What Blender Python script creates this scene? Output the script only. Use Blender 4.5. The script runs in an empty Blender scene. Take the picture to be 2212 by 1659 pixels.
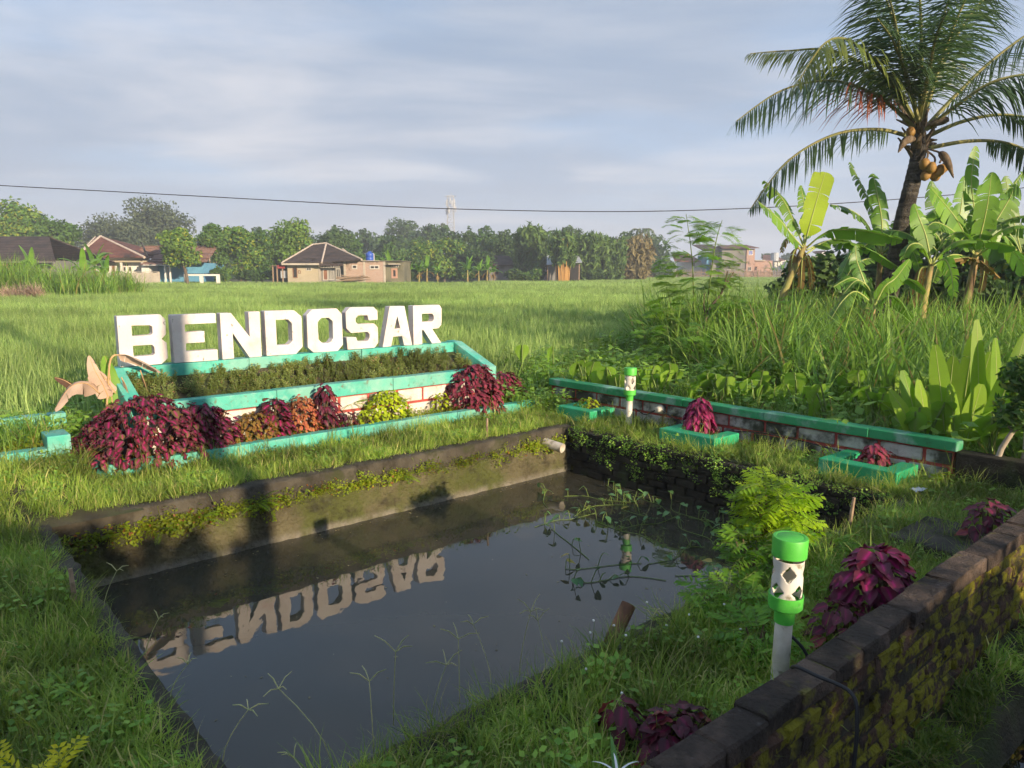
import bpy, math, random
import numpy as np
from mathutils import Vector, Matrix, Euler
from mathutils.geometry import tessellate_polygon
random.seed(11); rng = np.random.default_rng(11)
sc = bpy.context.scene; C = sc.collection
PI = math.pi; R = math.radians
# ------------------------------------------------------------------ camera
EYE = 1.62; PITCH = R(8.68); FV = 740*2212/1024
cam = bpy.data.cameras.new('camera'); camo = bpy.data.objects.new('camera', cam); C.objects.link(camo)
camo.location = (0, 0, EYE); camo.rotation_euler = (PI/2-PITCH, 0, 0)
cam.sensor_width = 36; cam.lens = 740/1024*36; cam.clip_start = .05; cam.clip_end = 6000
sc.camera = camo
# ------------------------------------------------------------------ pond frame (s along the letters, n towards the road) and surveying helpers
EX, EY = .756, .655; NX, NY = .655, -.756; PX, PY = -3.43, 6.47
def W(s, n, z=0.): return (PX+s*EX+n*NX, PY+s*EY+n*NY, z)
YAW = math.atan2(EY, EX)
_c, _s = math.cos(PITCH), math.sin(PITCH)
def ray(x, y):
    u = (x-1106)/FV; v = -(y-829.5)/FV
    return u, _c+v*_s, v*_c-_s
def at(x, y, Y):
    d = ray(x, y); t = Y/d[1]; return Vector((d[0]*t, Y, EYE+d[2]*t))
def gnd(x, y, z=0.):
    d = ray(x, y); t = (z-EYE)/d[2]; return Vector((d[0]*t, d[1]*t, z))
# ------------------------------------------------------------------ sun and sky
SUN_EL = R(14.0); sh = Vector((NX-.010*EX, NY-.010*EY, 0)).normalized()
SUN = Vector((sh.x*math.cos(SUN_EL), sh.y*math.cos(SUN_EL), math.sin(SUN_EL)))
sl = bpy.data.lights.new('sun', 'SUN'); sl.energy = 5.0; sl.angle = R(.55); sl.color = (1, .80, .56)
so = bpy.data.objects.new('sun', sl); C.objects.link(so); so.rotation_euler = SUN.to_track_quat('Z', 'Y').to_euler()
wd = bpy.data.worlds.new('World'); sc.world = wd; wd.use_nodes = True
wn = wd.node_tree; wn.nodes.clear()
def wnode(t, **k):
    n = wn.nodes.new(t)
    for a, b in k.items(): setattr(n, a, b)
    return n
def wl(a, b): wn.links.new(a, b)
def wmath(op, a, b=None, clamp=False):
    n = wnode('ShaderNodeMath', operation=op); n.use_clamp = clamp
    for i, q in enumerate((a, b)):
        if q is None: continue
        if isinstance(q, (int, float)): n.inputs[i].default_value = q
        else: wl(q, n.inputs[i])
    return n.outputs[0]
sky = wnode('ShaderNodeTexSky', sky_type='NISHITA'); sky.sun_disc = False; sky.sun_elevation = SUN_EL
sky.sun_rotation = math.atan2(SUN.x, SUN.y); sky.air_density = 1.0; sky.dust_density = 2.0; sky.ozone_density = 2.0
tc = wnode('ShaderNodeTexCoord'); sx = wnode('ShaderNodeSeparateXYZ'); wl(tc.outputs['Generated'], sx.inputs[0])
zz = wmath('ADD', wmath('MAXIMUM', sx.outputs[2], 0.0), .10)
cb = wnode('ShaderNodeCombineXYZ'); wl(wmath('DIVIDE', sx.outputs[0], zz), cb.inputs[0]); wl(wmath('DIVIDE', sx.outputs[1], zz), cb.inputs[1])
def cloud(scale, rot, sy, det, lo, hi, off=0):
    mp = wnode('ShaderNodeMapping'); mp.inputs['Rotation'].default_value = (0, 0, rot); mp.inputs['Scale'].default_value = (scale, scale*sy, 1)
    mp.inputs['Location'].default_value = (off, off*.7, 0)
    wl(cb.outputs[0], mp.inputs[0])
    nz = wnode('ShaderNodeTexNoise'); nz.inputs['Scale'].default_value = 1; nz.inputs['Detail'].default_value = det; nz.inputs['Roughness'].default_value = .55
    nz.inputs['Distortion'].default_value = .35
    wl(mp.outputs[0], nz.inputs['Vector'])
    mr = wnode('ShaderNodeMapRange', interpolation_type='SMOOTHSTEP'); mr.inputs[1].default_value = lo; mr.inputs[2].default_value = hi
    wl(nz.outputs[0], mr.inputs[0]); return mr.outputs[0]
k1 = cloud(.38, R(-14), 1.4, 8, .34, .60, 5.3)      # broad sheets of stratus
k2 = cloud(.60, R(-16), 1.5, 12, .43, .74, 14.2)      # streaks
def wmix(f, a, b):
    n = wnode('ShaderNodeMix', data_type='RGBA')
    if isinstance(f, (int, float)): n.inputs[0].default_value = f
    else: wl(f, n.inputs[0])
    for i, q in ((6, a), (7, b)):
        if isinstance(q, tuple): n.inputs[i].default_value = (*q, 1)
        else: wl(q, n.inputs[i])
    return n.outputs[2]
SKS = .080
cl_dark = (2.25, 2.9, 3.95); cl_lit = (6.1, 6.0, 6.2)
base = wmix(.70, sky.outputs[0], (2.8, 4.1, 6.2))
col = wmix(wmath('MULTIPLY', k1, .85), base, cl_dark)
col = wmix(wmath('MULTIPLY', k2, .72), col, cl_lit)
hz = wmath('POWER', wmath('SUBTRACT', 1.0, wmath('MAXIMUM', sx.outputs[2], 0.0)), 6.5)     # the layer thickens towards the horizon all round
col = wmix(wmath('MULTIPLY', hz, .85), col, (4.75, 4.9, 5.45))
bg = wnode('ShaderNodeBackground'); bg.inputs[1].default_value = SKS; wl(col, bg.inputs[0])
wo = wnode('ShaderNodeOutputWorld'); wl(bg.outputs[0], wo.inputs[0])
# ------------------------------------------------------------------ exposure
vs = sc.view_settings; vs.view_transform = 'Standard'; vs.look = 'None'; vs.gamma = 1; vs.exposure = .92; vs.use_curve_mapping = False
sc.render.engine = 'CYCLES'; sc.cycles.max_bounces = 4; sc.cycles.transparent_max_bounces = 8; sc.cycles.transmission_bounces = 2
sc.cycles.diffuse_bounces = 2; sc.cycles.glossy_bounces = 2; sc.cycles.sample_clamp_indirect = 4
sc.cycles.use_adaptive_sampling = True; sc.cycles.adaptive_threshold = .03; sc.cycles.adaptive_min_samples = 16
# ------------------------------------------------------------------ materials
def newmat(name):
    m = bpy.data.materials.new(name); m.use_nodes = True
    return m, m.node_tree, m.node_tree.nodes['Principled BSDF']
def nd(nt, t, **k):
    n = nt.nodes.new(t)
    for a, b in k.items(): setattr(n, a, b)
    return n
def mixc(nt, f, a, b, mode='MIX'):
    n = nd(nt, 'ShaderNodeMix', data_type='RGBA', blend_type=mode)
    if isinstance(f, (int, float)): n.inputs[0].default_value = f
    else: nt.links.new(f, n.inputs[0])
    for i, q in ((6, a), (7, b)):
        if isinstance(q, tuple): n.inputs[i].default_value = (*q, 1)
        else: nt.links.new(q, n.inputs[i])
    return n.outputs[2]
def noise(nt, scale, det=5, rough=.55, lo=.35, hi=.65, co=None, stretch=None, dist=0):
    if co is None: co = nd(nt, 'ShaderNodeNewGeometry').outputs['Position']
    if stretch:
        mp = nd(nt, 'ShaderNodeMapping'); mp.inputs['Scale'].default_value = stretch; nt.links.new(co, mp.inputs[0]); co = mp.outputs[0]
    n = nd(nt, 'ShaderNodeTexNoise'); n.inputs['Scale'].default_value = scale; n.inputs['Detail'].default_value = det
    n.inputs['Roughness'].default_value = rough; n.inputs['Distortion'].default_value = dist
    nt.links.new(co, n.inputs['Vector'])
    mr = nd(nt, 'ShaderNodeMapRange', interpolation_type='SMOOTHSTEP'); mr.inputs[1].default_value = lo; mr.inputs[2].default_value = hi
    nt.links.new(n.outputs[0], mr.inputs[0]); return mr.outputs[0]
def bump(nt, b, h, strength, dist=.01):
    n = nd(nt, 'ShaderNodeBump'); n.inputs['Strength'].default_value = strength; n.inputs['Distance'].default_value = dist
    nt.links.new(h, n.inputs['Height']); nt.links.new(n.outputs[0], b.inputs['Normal'])
def surf(name, c1, c2, scale=3., rough=.85, layers=(), bs=.3, bscale=40., bdist=.01, spec=.3, rand=0., stretch=None, metal=0, tide=None):
    """stone / paint / plaster: two tones by noise, then layers (colour, scale, lo, hi, amount) of stain or moss"""
    m, nt, b = newmat(name)
    c = mixc(nt, noise(nt, scale, stretch=stretch), c1, c2)
    for (lc, ls, lo, hi, am, *st) in layers:
        f = noise(nt, ls, 7, .6, lo, hi, stretch=st[0] if st else None)
        mm = nd(nt, 'ShaderNodeMath', operation='MULTIPLY'); mm.inputs[1].default_value = am; nt.links.new(f, mm.inputs[0])
        c = mixc(nt, mm.outputs[0], c, lc)
    if tide:       # pale deposit left along the water line: (colour, z low, z high)
        sp = nd(nt, 'ShaderNodeSeparateXYZ'); nt.links.new(nd(nt, 'ShaderNodeNewGeometry').outputs['Position'], sp.inputs[0])
        zr = nd(nt, 'ShaderNodeMapRange', interpolation_type='SMOOTHSTEP'); zr.inputs[1].default_value = tide[2]; zr.inputs[2].default_value = tide[1]; nt.links.new(sp.outputs[2], zr.inputs[0])
        mm = nd(nt, 'ShaderNodeMath', operation='MULTIPLY'); nt.links.new(zr.outputs[0], mm.inputs[0]); nt.links.new(noise(nt, 7, 6, .6, .25, .6), mm.inputs[1])
        c = mixc(nt, mm.outputs[0], c, tide[0])
    if rand:
        oi = nd(nt, 'ShaderNodeObjectInfo'); mr = nd(nt, 'ShaderNodeMapRange'); mr.inputs[3].default_value = 1-rand; mr.inputs[4].default_value = 1+rand
        nt.links.new(oi.outputs['Random'], mr.inputs[0])
        hs = nd(nt, 'ShaderNodeHueSaturation'); nt.links.new(mr.outputs[0], hs.inputs['Value']); nt.links.new(c, hs.inputs['Color']); c = hs.outputs[0]
    nt.links.new(c, b.inputs['Base Color']); b.inputs['Roughness'].default_value = rough; b.inputs['Specular IOR Level'].default_value = spec
    b.inputs['Metallic'].default_value = metal
    if bs: bump(nt, b, noise(nt, bscale, 6, .6, .2, .8), bs, bdist)
    return m
def leafm(name, c1, c2, trans=.35, rough=.5, pat=None, spec=.3, patch=.25, c3=None, dry=0., big=0.):
    """foliage: tone varies by object, by face ('tint') and by place; pat = colour of the leaf's centre ('mid' attribute)"""
    m, nt, b = newmat(name)
    oi = nd(nt, 'ShaderNodeObjectInfo'); at_ = nd(nt, 'ShaderNodeAttribute', attribute_name='tint')
    ad = nd(nt, 'ShaderNodeMath', operation='ADD'); nt.links.new(oi.outputs['Random'], ad.inputs[0]); nt.links.new(at_.outputs['Fac'], ad.inputs[1])
    fr = nd(nt, 'ShaderNodeMath', operation='FRACT'); nt.links.new(ad.outputs[0], fr.inputs[0])
    c = mixc(nt, fr.outputs[0], c1, c2)
    if c3:
        gt = nd(nt, 'ShaderNodeMath', operation='GREATER_THAN'); gt.inputs[1].default_value = 1-dry; nt.links.new(fr.outputs[0], gt.inputs[0])
        c = mixc(nt, gt.outputs[0], c, c3)
    if pat:
        am = nd(nt, 'ShaderNodeAttribute', attribute_name='mid')
        pw = nd(nt, 'ShaderNodeMath', operation='POWER'); pw.inputs[1].default_value = 2.6; nt.links.new(am.outputs['Fac'], pw.inputs[0]); c = mixc(nt, pw.outputs[0], c, pat)
    if patch:
        hs = nd(nt, 'ShaderNodeHueSaturation'); mr = nd(nt, 'ShaderNodeMapRange'); mr.inputs[3].default_value = 1-patch; mr.inputs[4].default_value = 1+patch
        nt.links.new(noise(nt, 1.3, 4), mr.inputs[0]); nt.links.new(mr.outputs[0], hs.inputs['Value']); nt.links.new(c, hs.inputs['Color']); c = hs.outputs[0]
    if big:        # light and dark bands of cast shadow, put into the rice colour
        hs = nd(nt, 'ShaderNodeHueSaturation'); mr = nd(nt, 'ShaderNodeMapRange'); mr.inputs[3].default_value = 1-big; mr.inputs[4].default_value = 1+big
        nt.links.new(noise(nt, .16, 5, .6, .38, .62, stretch=(.45, 1.3, 1)), mr.inputs[0]); nt.links.new(mr.outputs[0], hs.inputs['Value']); nt.links.new(c, hs.inputs['Color']); c = hs.outputs[0]
    nt.links.new(c, b.inputs['Base Color']); b.inputs['Roughness'].default_value = rough; b.inputs['Specular IOR Level'].default_value = spec
    tr = nd(nt, 'ShaderNodeBsdfTranslucent'); hs2 = nd(nt, 'ShaderNodeHueSaturation'); hs2.inputs['Value'].default_value = 1.25; hs2.inputs['Saturation'].default_value = 1.1
    nt.links.new(c, hs2.inputs['Color']); nt.links.new(hs2.outputs[0], tr.inputs[0])
    mx = nd(nt, 'ShaderNodeMixShader'); mx.inputs[0].default_value = trans
    nt.links.new(b.outputs[0], mx.inputs[1]); nt.links.new(tr.outputs[0], mx.inputs[2])
    nt.links.new(mx.outputs[0], nt.nodes['Material Output'].inputs[0])
    return m
# ------------------------------------------------------------------ mesh collector
def wloc(o):
    p = Vector(o.location)
    while o.parent: o = o.parent; p += Vector(o.location)
    return p
class MB:
    def __init__(s): s.v = []; s.f = []; s.t = []; s.m = []; s.n = 0; s.mid = None
    def add(s, v, f, tint=0., mi=0):
        v = np.asarray(v, float).reshape(-1, 3); s.v.append(v)
        s.f += [tuple(int(i)+s.n for i in q) for q in f]; s.n += len(v)
        k = len(f); s.t += list(tint) if hasattr(tint, '__len__') else [tint]*k; s.m += [mi]*k
        return s
    def hexa(s, p, mi=0):      # 8 points: bottom ring then top ring
        return s.add(p, [(3, 2, 1, 0), (4, 5, 6, 7), (0, 1, 5, 4), (1, 2, 6, 5), (2, 3, 7, 6), (3, 0, 4, 7)], mi=mi)
    def box(s, x0, x1, y0, y1, z0, z1, mi=0):
        return s.hexa([(x0, y0, z0), (x1, y0, z0), (x1, y1, z0), (x0, y1, z0), (x0, y0, z1), (x1, y0, z1), (x1, y1, z1), (x0, y1, z1)], mi)
    def fbox(s, s0, s1, n0, n1, z0, z1, mi=0):  # box in the pond frame; n0 far, n1 near
        return s.hexa([W(s0, n1, z0), W(s1, n1, z0), W(s1, n0, z0), W(s0, n0, z0), W(s0, n1, z1), W(s1, n1, z1), W(s1, n0, z1), W(s0, n0, z1)], mi)
    def tube(s, pts, rad, k=8, cap=True, mi=0, tint=0.):
        pts = [Vector(p) for p in pts]; m = len(pts)
        if not hasattr(rad, '__len__'): rad = [rad]*m
        ref = None; vs_ = []
        for i, p in enumerate(pts):
            d = (pts[min(i+1, m-1)]-pts[max(i-1, 0)]).normalized()
            if ref is None: ref = d.orthogonal().normalized()
            ref = (ref-d*ref.dot(d)).normalized(); b = d.cross(ref)
            for j in range(k):
                a = 2*PI*j/k; vs_.append(p+(ref*math.cos(a)+b*math.sin(a))*rad[i])
        f = [(i*k+j, i*k+(j+1) % k, (i+1)*k+(j+1) % k, (i+1)*k+j) for i in range(m-1) for j in range(k)]
        if cap: f += [tuple(range(k-1, -1, -1)), tuple(range((m-1)*k, m*k))]
        return s.add([tuple(q) for q in vs_], f, tint, mi)
    def lathe(s, prof, k=32, base=(0, 0, 0), mi=0):
        v = [(base[0]+r*math.cos(2*PI*j/k), base[1]+r*math.sin(2*PI*j/k), base[2]+z) for r, z in prof for j in range(k)]; m = len(prof)
        return s.add(v, [(i*k+j, i*k+(j+1) % k, (i+1)*k+(j+1) % k, (i+1)*k+j) for i in range(m-1) for j in range(k)], mi=mi)
    def mesh(s, name, mats, off=None, smooth=False):
        me = bpy.data.meshes.new(name); v = np.concatenate(s.v) if s.v else np.zeros((0, 3))
        if off is not None: v = v-np.array(off)
        me.from_pydata(v.tolist(), [], s.f)
        for m in (mats if isinstance(mats, (list, tuple)) else [mats]): me.materials.append(m)
        if any(s.m): me.polygons.foreach_set('material_index', s.m)
        if any(s.t): me.attributes.new('tint', 'FLOAT', 'FACE').data.foreach_set('value', s.t)
        if s.mid is not None: me.attributes.new('mid', 'FLOAT', 'POINT').data.foreach_set('value', s.mid)
        if smooth: me.polygons.foreach_set('use_smooth', [True]*len(me.polygons))
        me.update(); return me
    def build(s, name, mats, parent=None, smooth=False, bevel=0., loc=None, label=None):
        off = wloc(parent) if parent else (Vector(loc) if loc is not None else Vector((0, 0, 0)))
        o = bpy.data.objects.new(name, s.mesh(name, mats, off, smooth)); C.objects.link(o)
        if parent: o.parent = parent
        else: o.location = off
        if bevel:
            b = o.modifiers.new('bevel', 'BEVEL'); b.width = bevel; b.segments = 2; b.limit_method = 'ANGLE'
        if label: o['label'] = label
        return o
def tag(o, label, cat=None, group=None, kind=None):
    if label: o['label'] = label
    if cat: o['category'] = cat
    if group: o['group'] = group
    if kind: o['kind'] = kind
    return o
def thing(name, loc, label, cat, group=None):
    o = bpy.data.objects.new(name, None); C.objects.link(o); o.location = loc; o.empty_display_size = .1
    return tag(o, label, cat, group)
def inst(name, me, parent, mat):          # a piece sharing mesh data; mat is its world matrix
    o = bpy.data.objects.new(name, me); C.objects.link(o); o.parent = parent
    o.matrix_local = Matrix.Translation(-wloc(parent)) @ mat; return o
def TR(loc, rz=0., rx=0., ry=0., sc_=1.):
    s3 = sc_ if hasattr(sc_, '__len__') else (sc_,)*3
    return Matrix.Translation(Vector(loc)) @ Euler((rx, ry, rz)).to_matrix().to_4x4() @ Matrix.Diagonal((*s3, 1))
U = random.uniform
# ------------------------------------------------------------------ scatter (grass, rice, weeds)
def blades(nb, spread, h0, h1, w, lean, bend, segs=3, r=None, spread_y=None, mb=None, origin=None):
    r = r or rng; mb = mb or MB()
    a = r.uniform(0, 2*PI, nb); rad = spread*np.sqrt(r.uniform(0, 1, nb)); th = r.uniform(0, 2*PI, nb)
    if spread_y is None: px, py = rad*np.cos(th), rad*np.sin(th)
    else: px, py = r.uniform(-spread, spread, nb), r.uniform(-spread_y, spread_y, nb)
    if origin is not None: px, py = origin[0]+rad*np.cos(th), origin[1]+rad*np.sin(th)
    p = np.stack([px, py, np.zeros(nb)], 1); L = r.uniform(h0, h1, nb); ww = w*r.uniform(.7, 1.3, nb)
    t0 = np.abs(r.normal(0, lean, nb)); bd = np.abs(r.normal(bend, bend*.5, nb)); d = np.stack([np.cos(a), np.sin(a), 0*a], 1)
    a2 = a+r.uniform(-.9, .9, nb); sd = np.stack([-np.sin(a2), np.cos(a2), 0*a], 1)
    V = []; 
    for k in range(segs+1):
        q = k/segs
        if k:
            tt = t0+bd*((k-.5)/segs)**1.3
            p = p+(L/segs)[:, None]*(d*np.sin(tt)[:, None]+np.array([0, 0, 1.])*np.cos(tt)[:, None])
        wk = (ww*(1-q**2)*.5*(.6+.4*min(1, q*4)))[:, None]
        if k < segs: V += [p-sd*wk, p+sd*wk]
        else: V += [p]
    V = np.stack(V, 1); m = 2*segs+1; f = []; t = []
    tn = r.uniform(0, 1, nb)
    for i in range(nb):
        o = i*m
        for k in range(segs-1): f.append((o+2*k, o+2*k+1, o+2*k+3, o+2*k+2))
        f.append((o+2*segs-2, o+2*segs-1, o+2*segs)); t += [tn[i]]*segs
    return mb.add(V.reshape(-1, 3), f, t)
_tc = {}
def tuftset(key, meshes):
    col_ = bpy.data.collections.new('tufts_'+key)
    for i, me in enumerate(meshes):
        col_.objects.link(bpy.data.objects.new('tuft_%s_%02d' % (key, i), me))
    _tc[key] = (col_, len(meshes)); return key
def scatter(name, key, pts, scale, label, cat, tilt=.12, rot=None, zs=None, kind='stuff'):
    col_, cnt = _tc[key]; pts = np.asarray(pts, float); N = len(pts)
    me = bpy.data.meshes.new(name); me.from_pydata(pts.tolist(), [], [])
    r = np.stack([rng.normal(0, tilt, N), rng.normal(0, tilt, N), rng.uniform(0, 2*PI, N) if rot is None else rot], 1)
    s3 = np.repeat(np.asarray(scale, float).reshape(-1, 1)*np.ones((N, 1)), 3, 1)
    if zs is not None: s3[:, 2] *= zs
    me.attributes.new('rot', 'FLOAT_VECTOR', 'POINT').data.foreach_set('vector', r.ravel())
    me.attributes.new('scl', 'FLOAT_VECTOR', 'POINT').data.foreach_set('vector', s3.ravel())
    me.attributes.new('idx', 'INT', 'POINT').data.foreach_set('value', rng.integers(0, cnt, N).astype(np.int32))
    o = bpy.data.objects.new(name, me); C.objects.link(o); tag(o, label, cat, kind=kind)
    g = bpy.data.node_groups.new('scatter_'+name, 'GeometryNodeTree')
    g.interface.new_socket('Geometry', in_out='INPUT', socket_type='NodeSocketGeometry'); g.interface.new_socket('Geometry', in_out='OUTPUT', socket_type='NodeSocketGeometry')
    gi, go = g.nodes.new('NodeGroupInput'), g.nodes.new('NodeGroupOutput'); ip = g.nodes.new('GeometryNodeInstanceOnPoints')
    ci = g.nodes.new('GeometryNodeCollectionInfo'); ci.inputs[0].default_value = col_; ci.inputs['Separate Children'].default_value = True; ci.inputs['Reset Children'].default_value = True
    def na(nm, dt):
        q = g.nodes.new('GeometryNodeInputNamedAttribute'); q.data_type = dt; q.inputs[0].default_value = nm; return q.outputs[0]
    e2r = g.nodes.new('FunctionNodeEulerToRotation')
    L = g.links.new
    L(gi.outputs[0], ip.inputs['Points']); L(ci.outputs[0], ip.inputs['Instance']); ip.inputs['Pick Instance'].default_value = True
    L(na('idx', 'INT'), ip.inputs['Instance Index']); L(na('rot', 'FLOAT_VECTOR'), e2r.inputs[0]); L(e2r.outputs[0], ip.inputs['Rotation']); L(na('scl', 'FLOAT_VECTOR'), ip.inputs['Scale'])
    L(ip.outputs[0], go.inputs[0])
    o.modifiers.new('scatter', 'NODES').node_group = g
    return o
def frame_pts(N, s0, s1, n0, n1, z=0.):
    s = rng.uniform(s0, s1, N); n = rng.uniform(n0, n1, N)
    return np.stack([PX+s*EX+n*NX, PY+s*EY+n*NY, np.full(N, z)], 1)
def to_frame(p):
    dx, dy = p[:, 0]-PX, p[:, 1]-PY; return dx*EX+dy*EY, dx*NX+dy*NY
# ================================================================== materials
m_soil = surf('soil', (.07, .058, .036), (.13, .11, .065), 6, .95, [((.05, .075, .02), 3, .4, .6, .7)], .8, 60, .02)
m_paddy = surf('paddy_mud', (.05, .06, .03), (.08, .09, .04), 2, .9, (), .3, 30)
m_turq = surf('turquoise_paint', (.05, .36, .28), (.09, .44, .35), 4, .6, [((.24, .42, .35), 2.3, .44, .64, .55), ((.30, .48, .42), 10, .52, .72, .55), ((.055, .12, .08), 6, .54, .72, .7), ((.14, .115, .07), 18, .60, .70, .75), ((.5, .5, .45), 35, .68, .74, .6)], .25, 90, .004)
m_green = surf('faded_green_paint', (.015, .20, .075), (.03, .27, .11), 2.2, .6, [((.22, .36, .32), 4, .50, .66, .75), ((.02, .05, .025), 7, .58, .75, .7)], .3, 80, .004)
m_block = surf('whitewash', (.70, .64, .58), (.58, .50, .44), 8, .85, [((.05, .05, .03), 5, .52, .72, .8), ((.45, .22, .16), 11, .6, .75, .5)], .5, 60, .008)
m_blockd = surf('dirty_whitewash', (.50, .50, .47), (.36, .37, .34), 8, .85, [((.025, .028, .014), 3.2, .42, .58, .95)], .5, 60, .008)
m_red = surf('red_joint_paint', (.42, .07, .06), (.30, .06, .05), 9, .8, [((.05, .04, .03), 6, .55, .7, .8)], .3, 60)
m_white = surf('white_letter_paint', (.70, .65, .62), (.60, .54, .51), 4, .8, [((.56, .36, .31), 5, .54, .76, .6), ((.09, .075, .06), 22, .63, .70, .8, (1, 1, .6)), ((.30, .26, .22), 60, .62, .70, .5)], .3, 90, .005)
m_conc = surf('mossy_concrete', (.105, .09, .05), (.175, .155, .085), 3, .9, [((.09, .11, .02), 2.3, .42, .62, .8), ((.035, .03, .02), 5, .5, .68, .75), ((.34, .30, .23), 2.1, .66, .76, .7)], 1., 22, .045, tide=((.27, .245, .195), -.45, -.385))
m_cap = surf('dark_concrete_cap', (.05, .043, .032), (.085, .075, .055), 5, .9, [((.02, .018, .012), 6, .45, .65, .8), ((.05, .06, .015), 3, .55, .7, .6)], .6, 40, .015)
m_black = surf('black_mossy_brick', (.016, .015, .011), (.035, .03, .02), 6, .95, [((.03, .045, .012), 4, .5, .7, .7)], .6, 45, .012, rand=.4)
m_brick = surf('old_brick', (.075, .043, .030), (.125, .07, .048), 9, .95, [((.03, .022, .016), 5, .40, .60, .9), ((.23, .215, .014), 13, .45, .55, .9), ((.03, .024, .018), 3.5, .54, .64, .85)], .9, 55, .014, rand=.3)
m_bricktop = surf('weathered_brick_top', (.065, .048, .038), (.115, .082, .062), 14, .95, [((.035, .028, .022), 6, .42, .62, .85), ((.15, .14, .02), 7, .58, .68, .7), ((.22, .20, .18), 30, .66, .74, .4)], .9, 50, .014, rand=.3)
m_mortar = surf('mortar', (.035, .03, .022), (.06, .05, .035), 8, .95, [((.12, .115, .012), 13, .50, .60, .9)], .6, 60)
m_asph = surf('asphalt', (.045, .045, .046), (.06, .06, .06), 5, .9, (), .5, 160, .004)
m_pvc = surf('white_plastic', (.68, .65, .59), (.58, .55, .48), 6, .5, [((.16, .14, .08), 14, .57, .68, .8), ((.34, .30, .22), 5, .5, .7, .5)], 0, spec=.5)
m_lime = surf('lime_green_paint', (.065, .40, .04), (.085, .48, .055), 9, .5, [((.05, .16, .035), 16, .58, .70, .65), ((.24, .50, .20), 30, .62, .72, .5)], .1, 60, .002, spec=.5)
m_wood = surf('weathered_wood', (.24, .17, .11), (.34, .25, .17), 20, .85, [((.08, .06, .04), 14, .55, .7, .6)], .4, 60, .004)
m_bamboo = surf('brown_bamboo', (.13, .06, .03), (.22, .11, .05), 14, .7, [((.04, .03, .02), 9, .5, .7, .7)], .3, 60, .004, stretch=(1, 1, .2))
m_cable = surf('black_rubber', (.018, .018, .02), (.025, .025, .027), 5, .5, (), 0)
def water(name, col_, bs, sc1):
    m, nt, b = newmat(name); b.inputs['Base Color'].default_value = (*col_, 1); b.inputs['Roughness'].default_value = .018; b.inputs['IOR'].default_value = 1.42
    b.inputs['Specular IOR Level'].default_value = .62
    n1 = noise(nt, sc1, 2, .5, 0, 1); n2 = noise(nt, sc1*5, 2, .5, 0, 1, stretch=(1, .5, 1))
    a = nd(nt, 'ShaderNodeMath', operation='MULTIPLY_ADD'); nt.links.new(n2, a.inputs[0]); a.inputs[1].default_value = .12; nt.links.new(n1, a.inputs[2])
    bump(nt, b, a.outputs[0], bs, .05); return m
m_water = water('murky_water', (.048, .045, .031), .035, 2.6)
m_ditch = water('ditch_water', (.012, .010, .008), .05, 4)
# ================================================================== the setting
WZ = -.455
def frame_sheet(name, sl_, nl_, skip, z, mat):
    mb = MB()
    v = [W(s, n, z) for n in nl_ for s in sl_]; k = len(sl_); f = []
    for j in range(len(nl_)-1):
        for i in range(k-1):
            if (i, j) not in skip: f.append((j*k+i, (j+1)*k+i, (j+1)*k+i+1, j*k+i+1))
    mb.add(v, f); return mb.build(name, mat)
g = frame_sheet('ground', [-600, -60, -.97, 3.84, 60, 600], [-600, -.45, 1.68, 5.17, 6.05, 6.98, 600],
                {(2, 2), (1, 4), (2, 4), (3, 4)}, 0., m_soil)
tag(g, 'earth under the lawn, the weeds and the rice', kind='structure')
w = MB().add([W(-1.0, 1.66, WZ), W(-1.0, 5.2, WZ), W(3.86, 5.2, WZ), W(3.86, 1.66, WZ)], [(0, 1, 2, 3)]).build('pond_water', m_water)
tag(w, 'dark still pond water', kind='structure')
b = MB().fbox(-1.0, 3.86, 1.66, 5.2, -1.3, -1.1).build('pond_bed', m_soil); tag(b, 'mud bed under the pond water', kind='structure')
w = MB().add([W(-60, 6.25, -.52), W(-60, 7.0, -.52), W(60, 7.0, -.52), W(60, 6.25, -.52)], [(0, 1, 2, 3)]).build('ditch_water', m_ditch); tag(w, 'black water in the ditch', kind='structure')
mb = MB(); sN = 90
for k in range(sN):          # earth ledge at the wall's foot, falling into the ditch
    a, c = -10+k*.25, -10+(k+1)*.25
    h = lambda s: -.30+.05*math.sin(s*3.1)+.03*math.sin(s*7.7)
    mb.add([W(a, 6.02, h(a)), W(a, 6.26, h(a)-.10), W(c, 6.26, h(c)-.10), W(c, 6.02, h(c)), W(a, 6.36, -.62), W(c, 6.36, -.62)], [(0, 1, 2, 3), (1, 4, 5, 2)])
b = mb.build('ditch_bank', m_soil); tag(b, 'earth bank of the ditch', kind='structure')
b = MB().add([W(-60, 6.98, 0), W(60, 6.98, 0), W(60, 6.94, -.7), W(-60, 6.94, -.7)], [(0, 1, 2, 3)]).build('ditch_side', m_cap); tag(b, 'concrete side of the ditch', kind='structure')
b = MB().add([W(-60, 7.0, .02), W(-60, 11.4, .02), W(60, 11.4, .02), W(60, 7.0, .02)], [(0, 1, 2, 3)]).build('road', m_asph); tag(b, 'village road', kind='structure')
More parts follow.
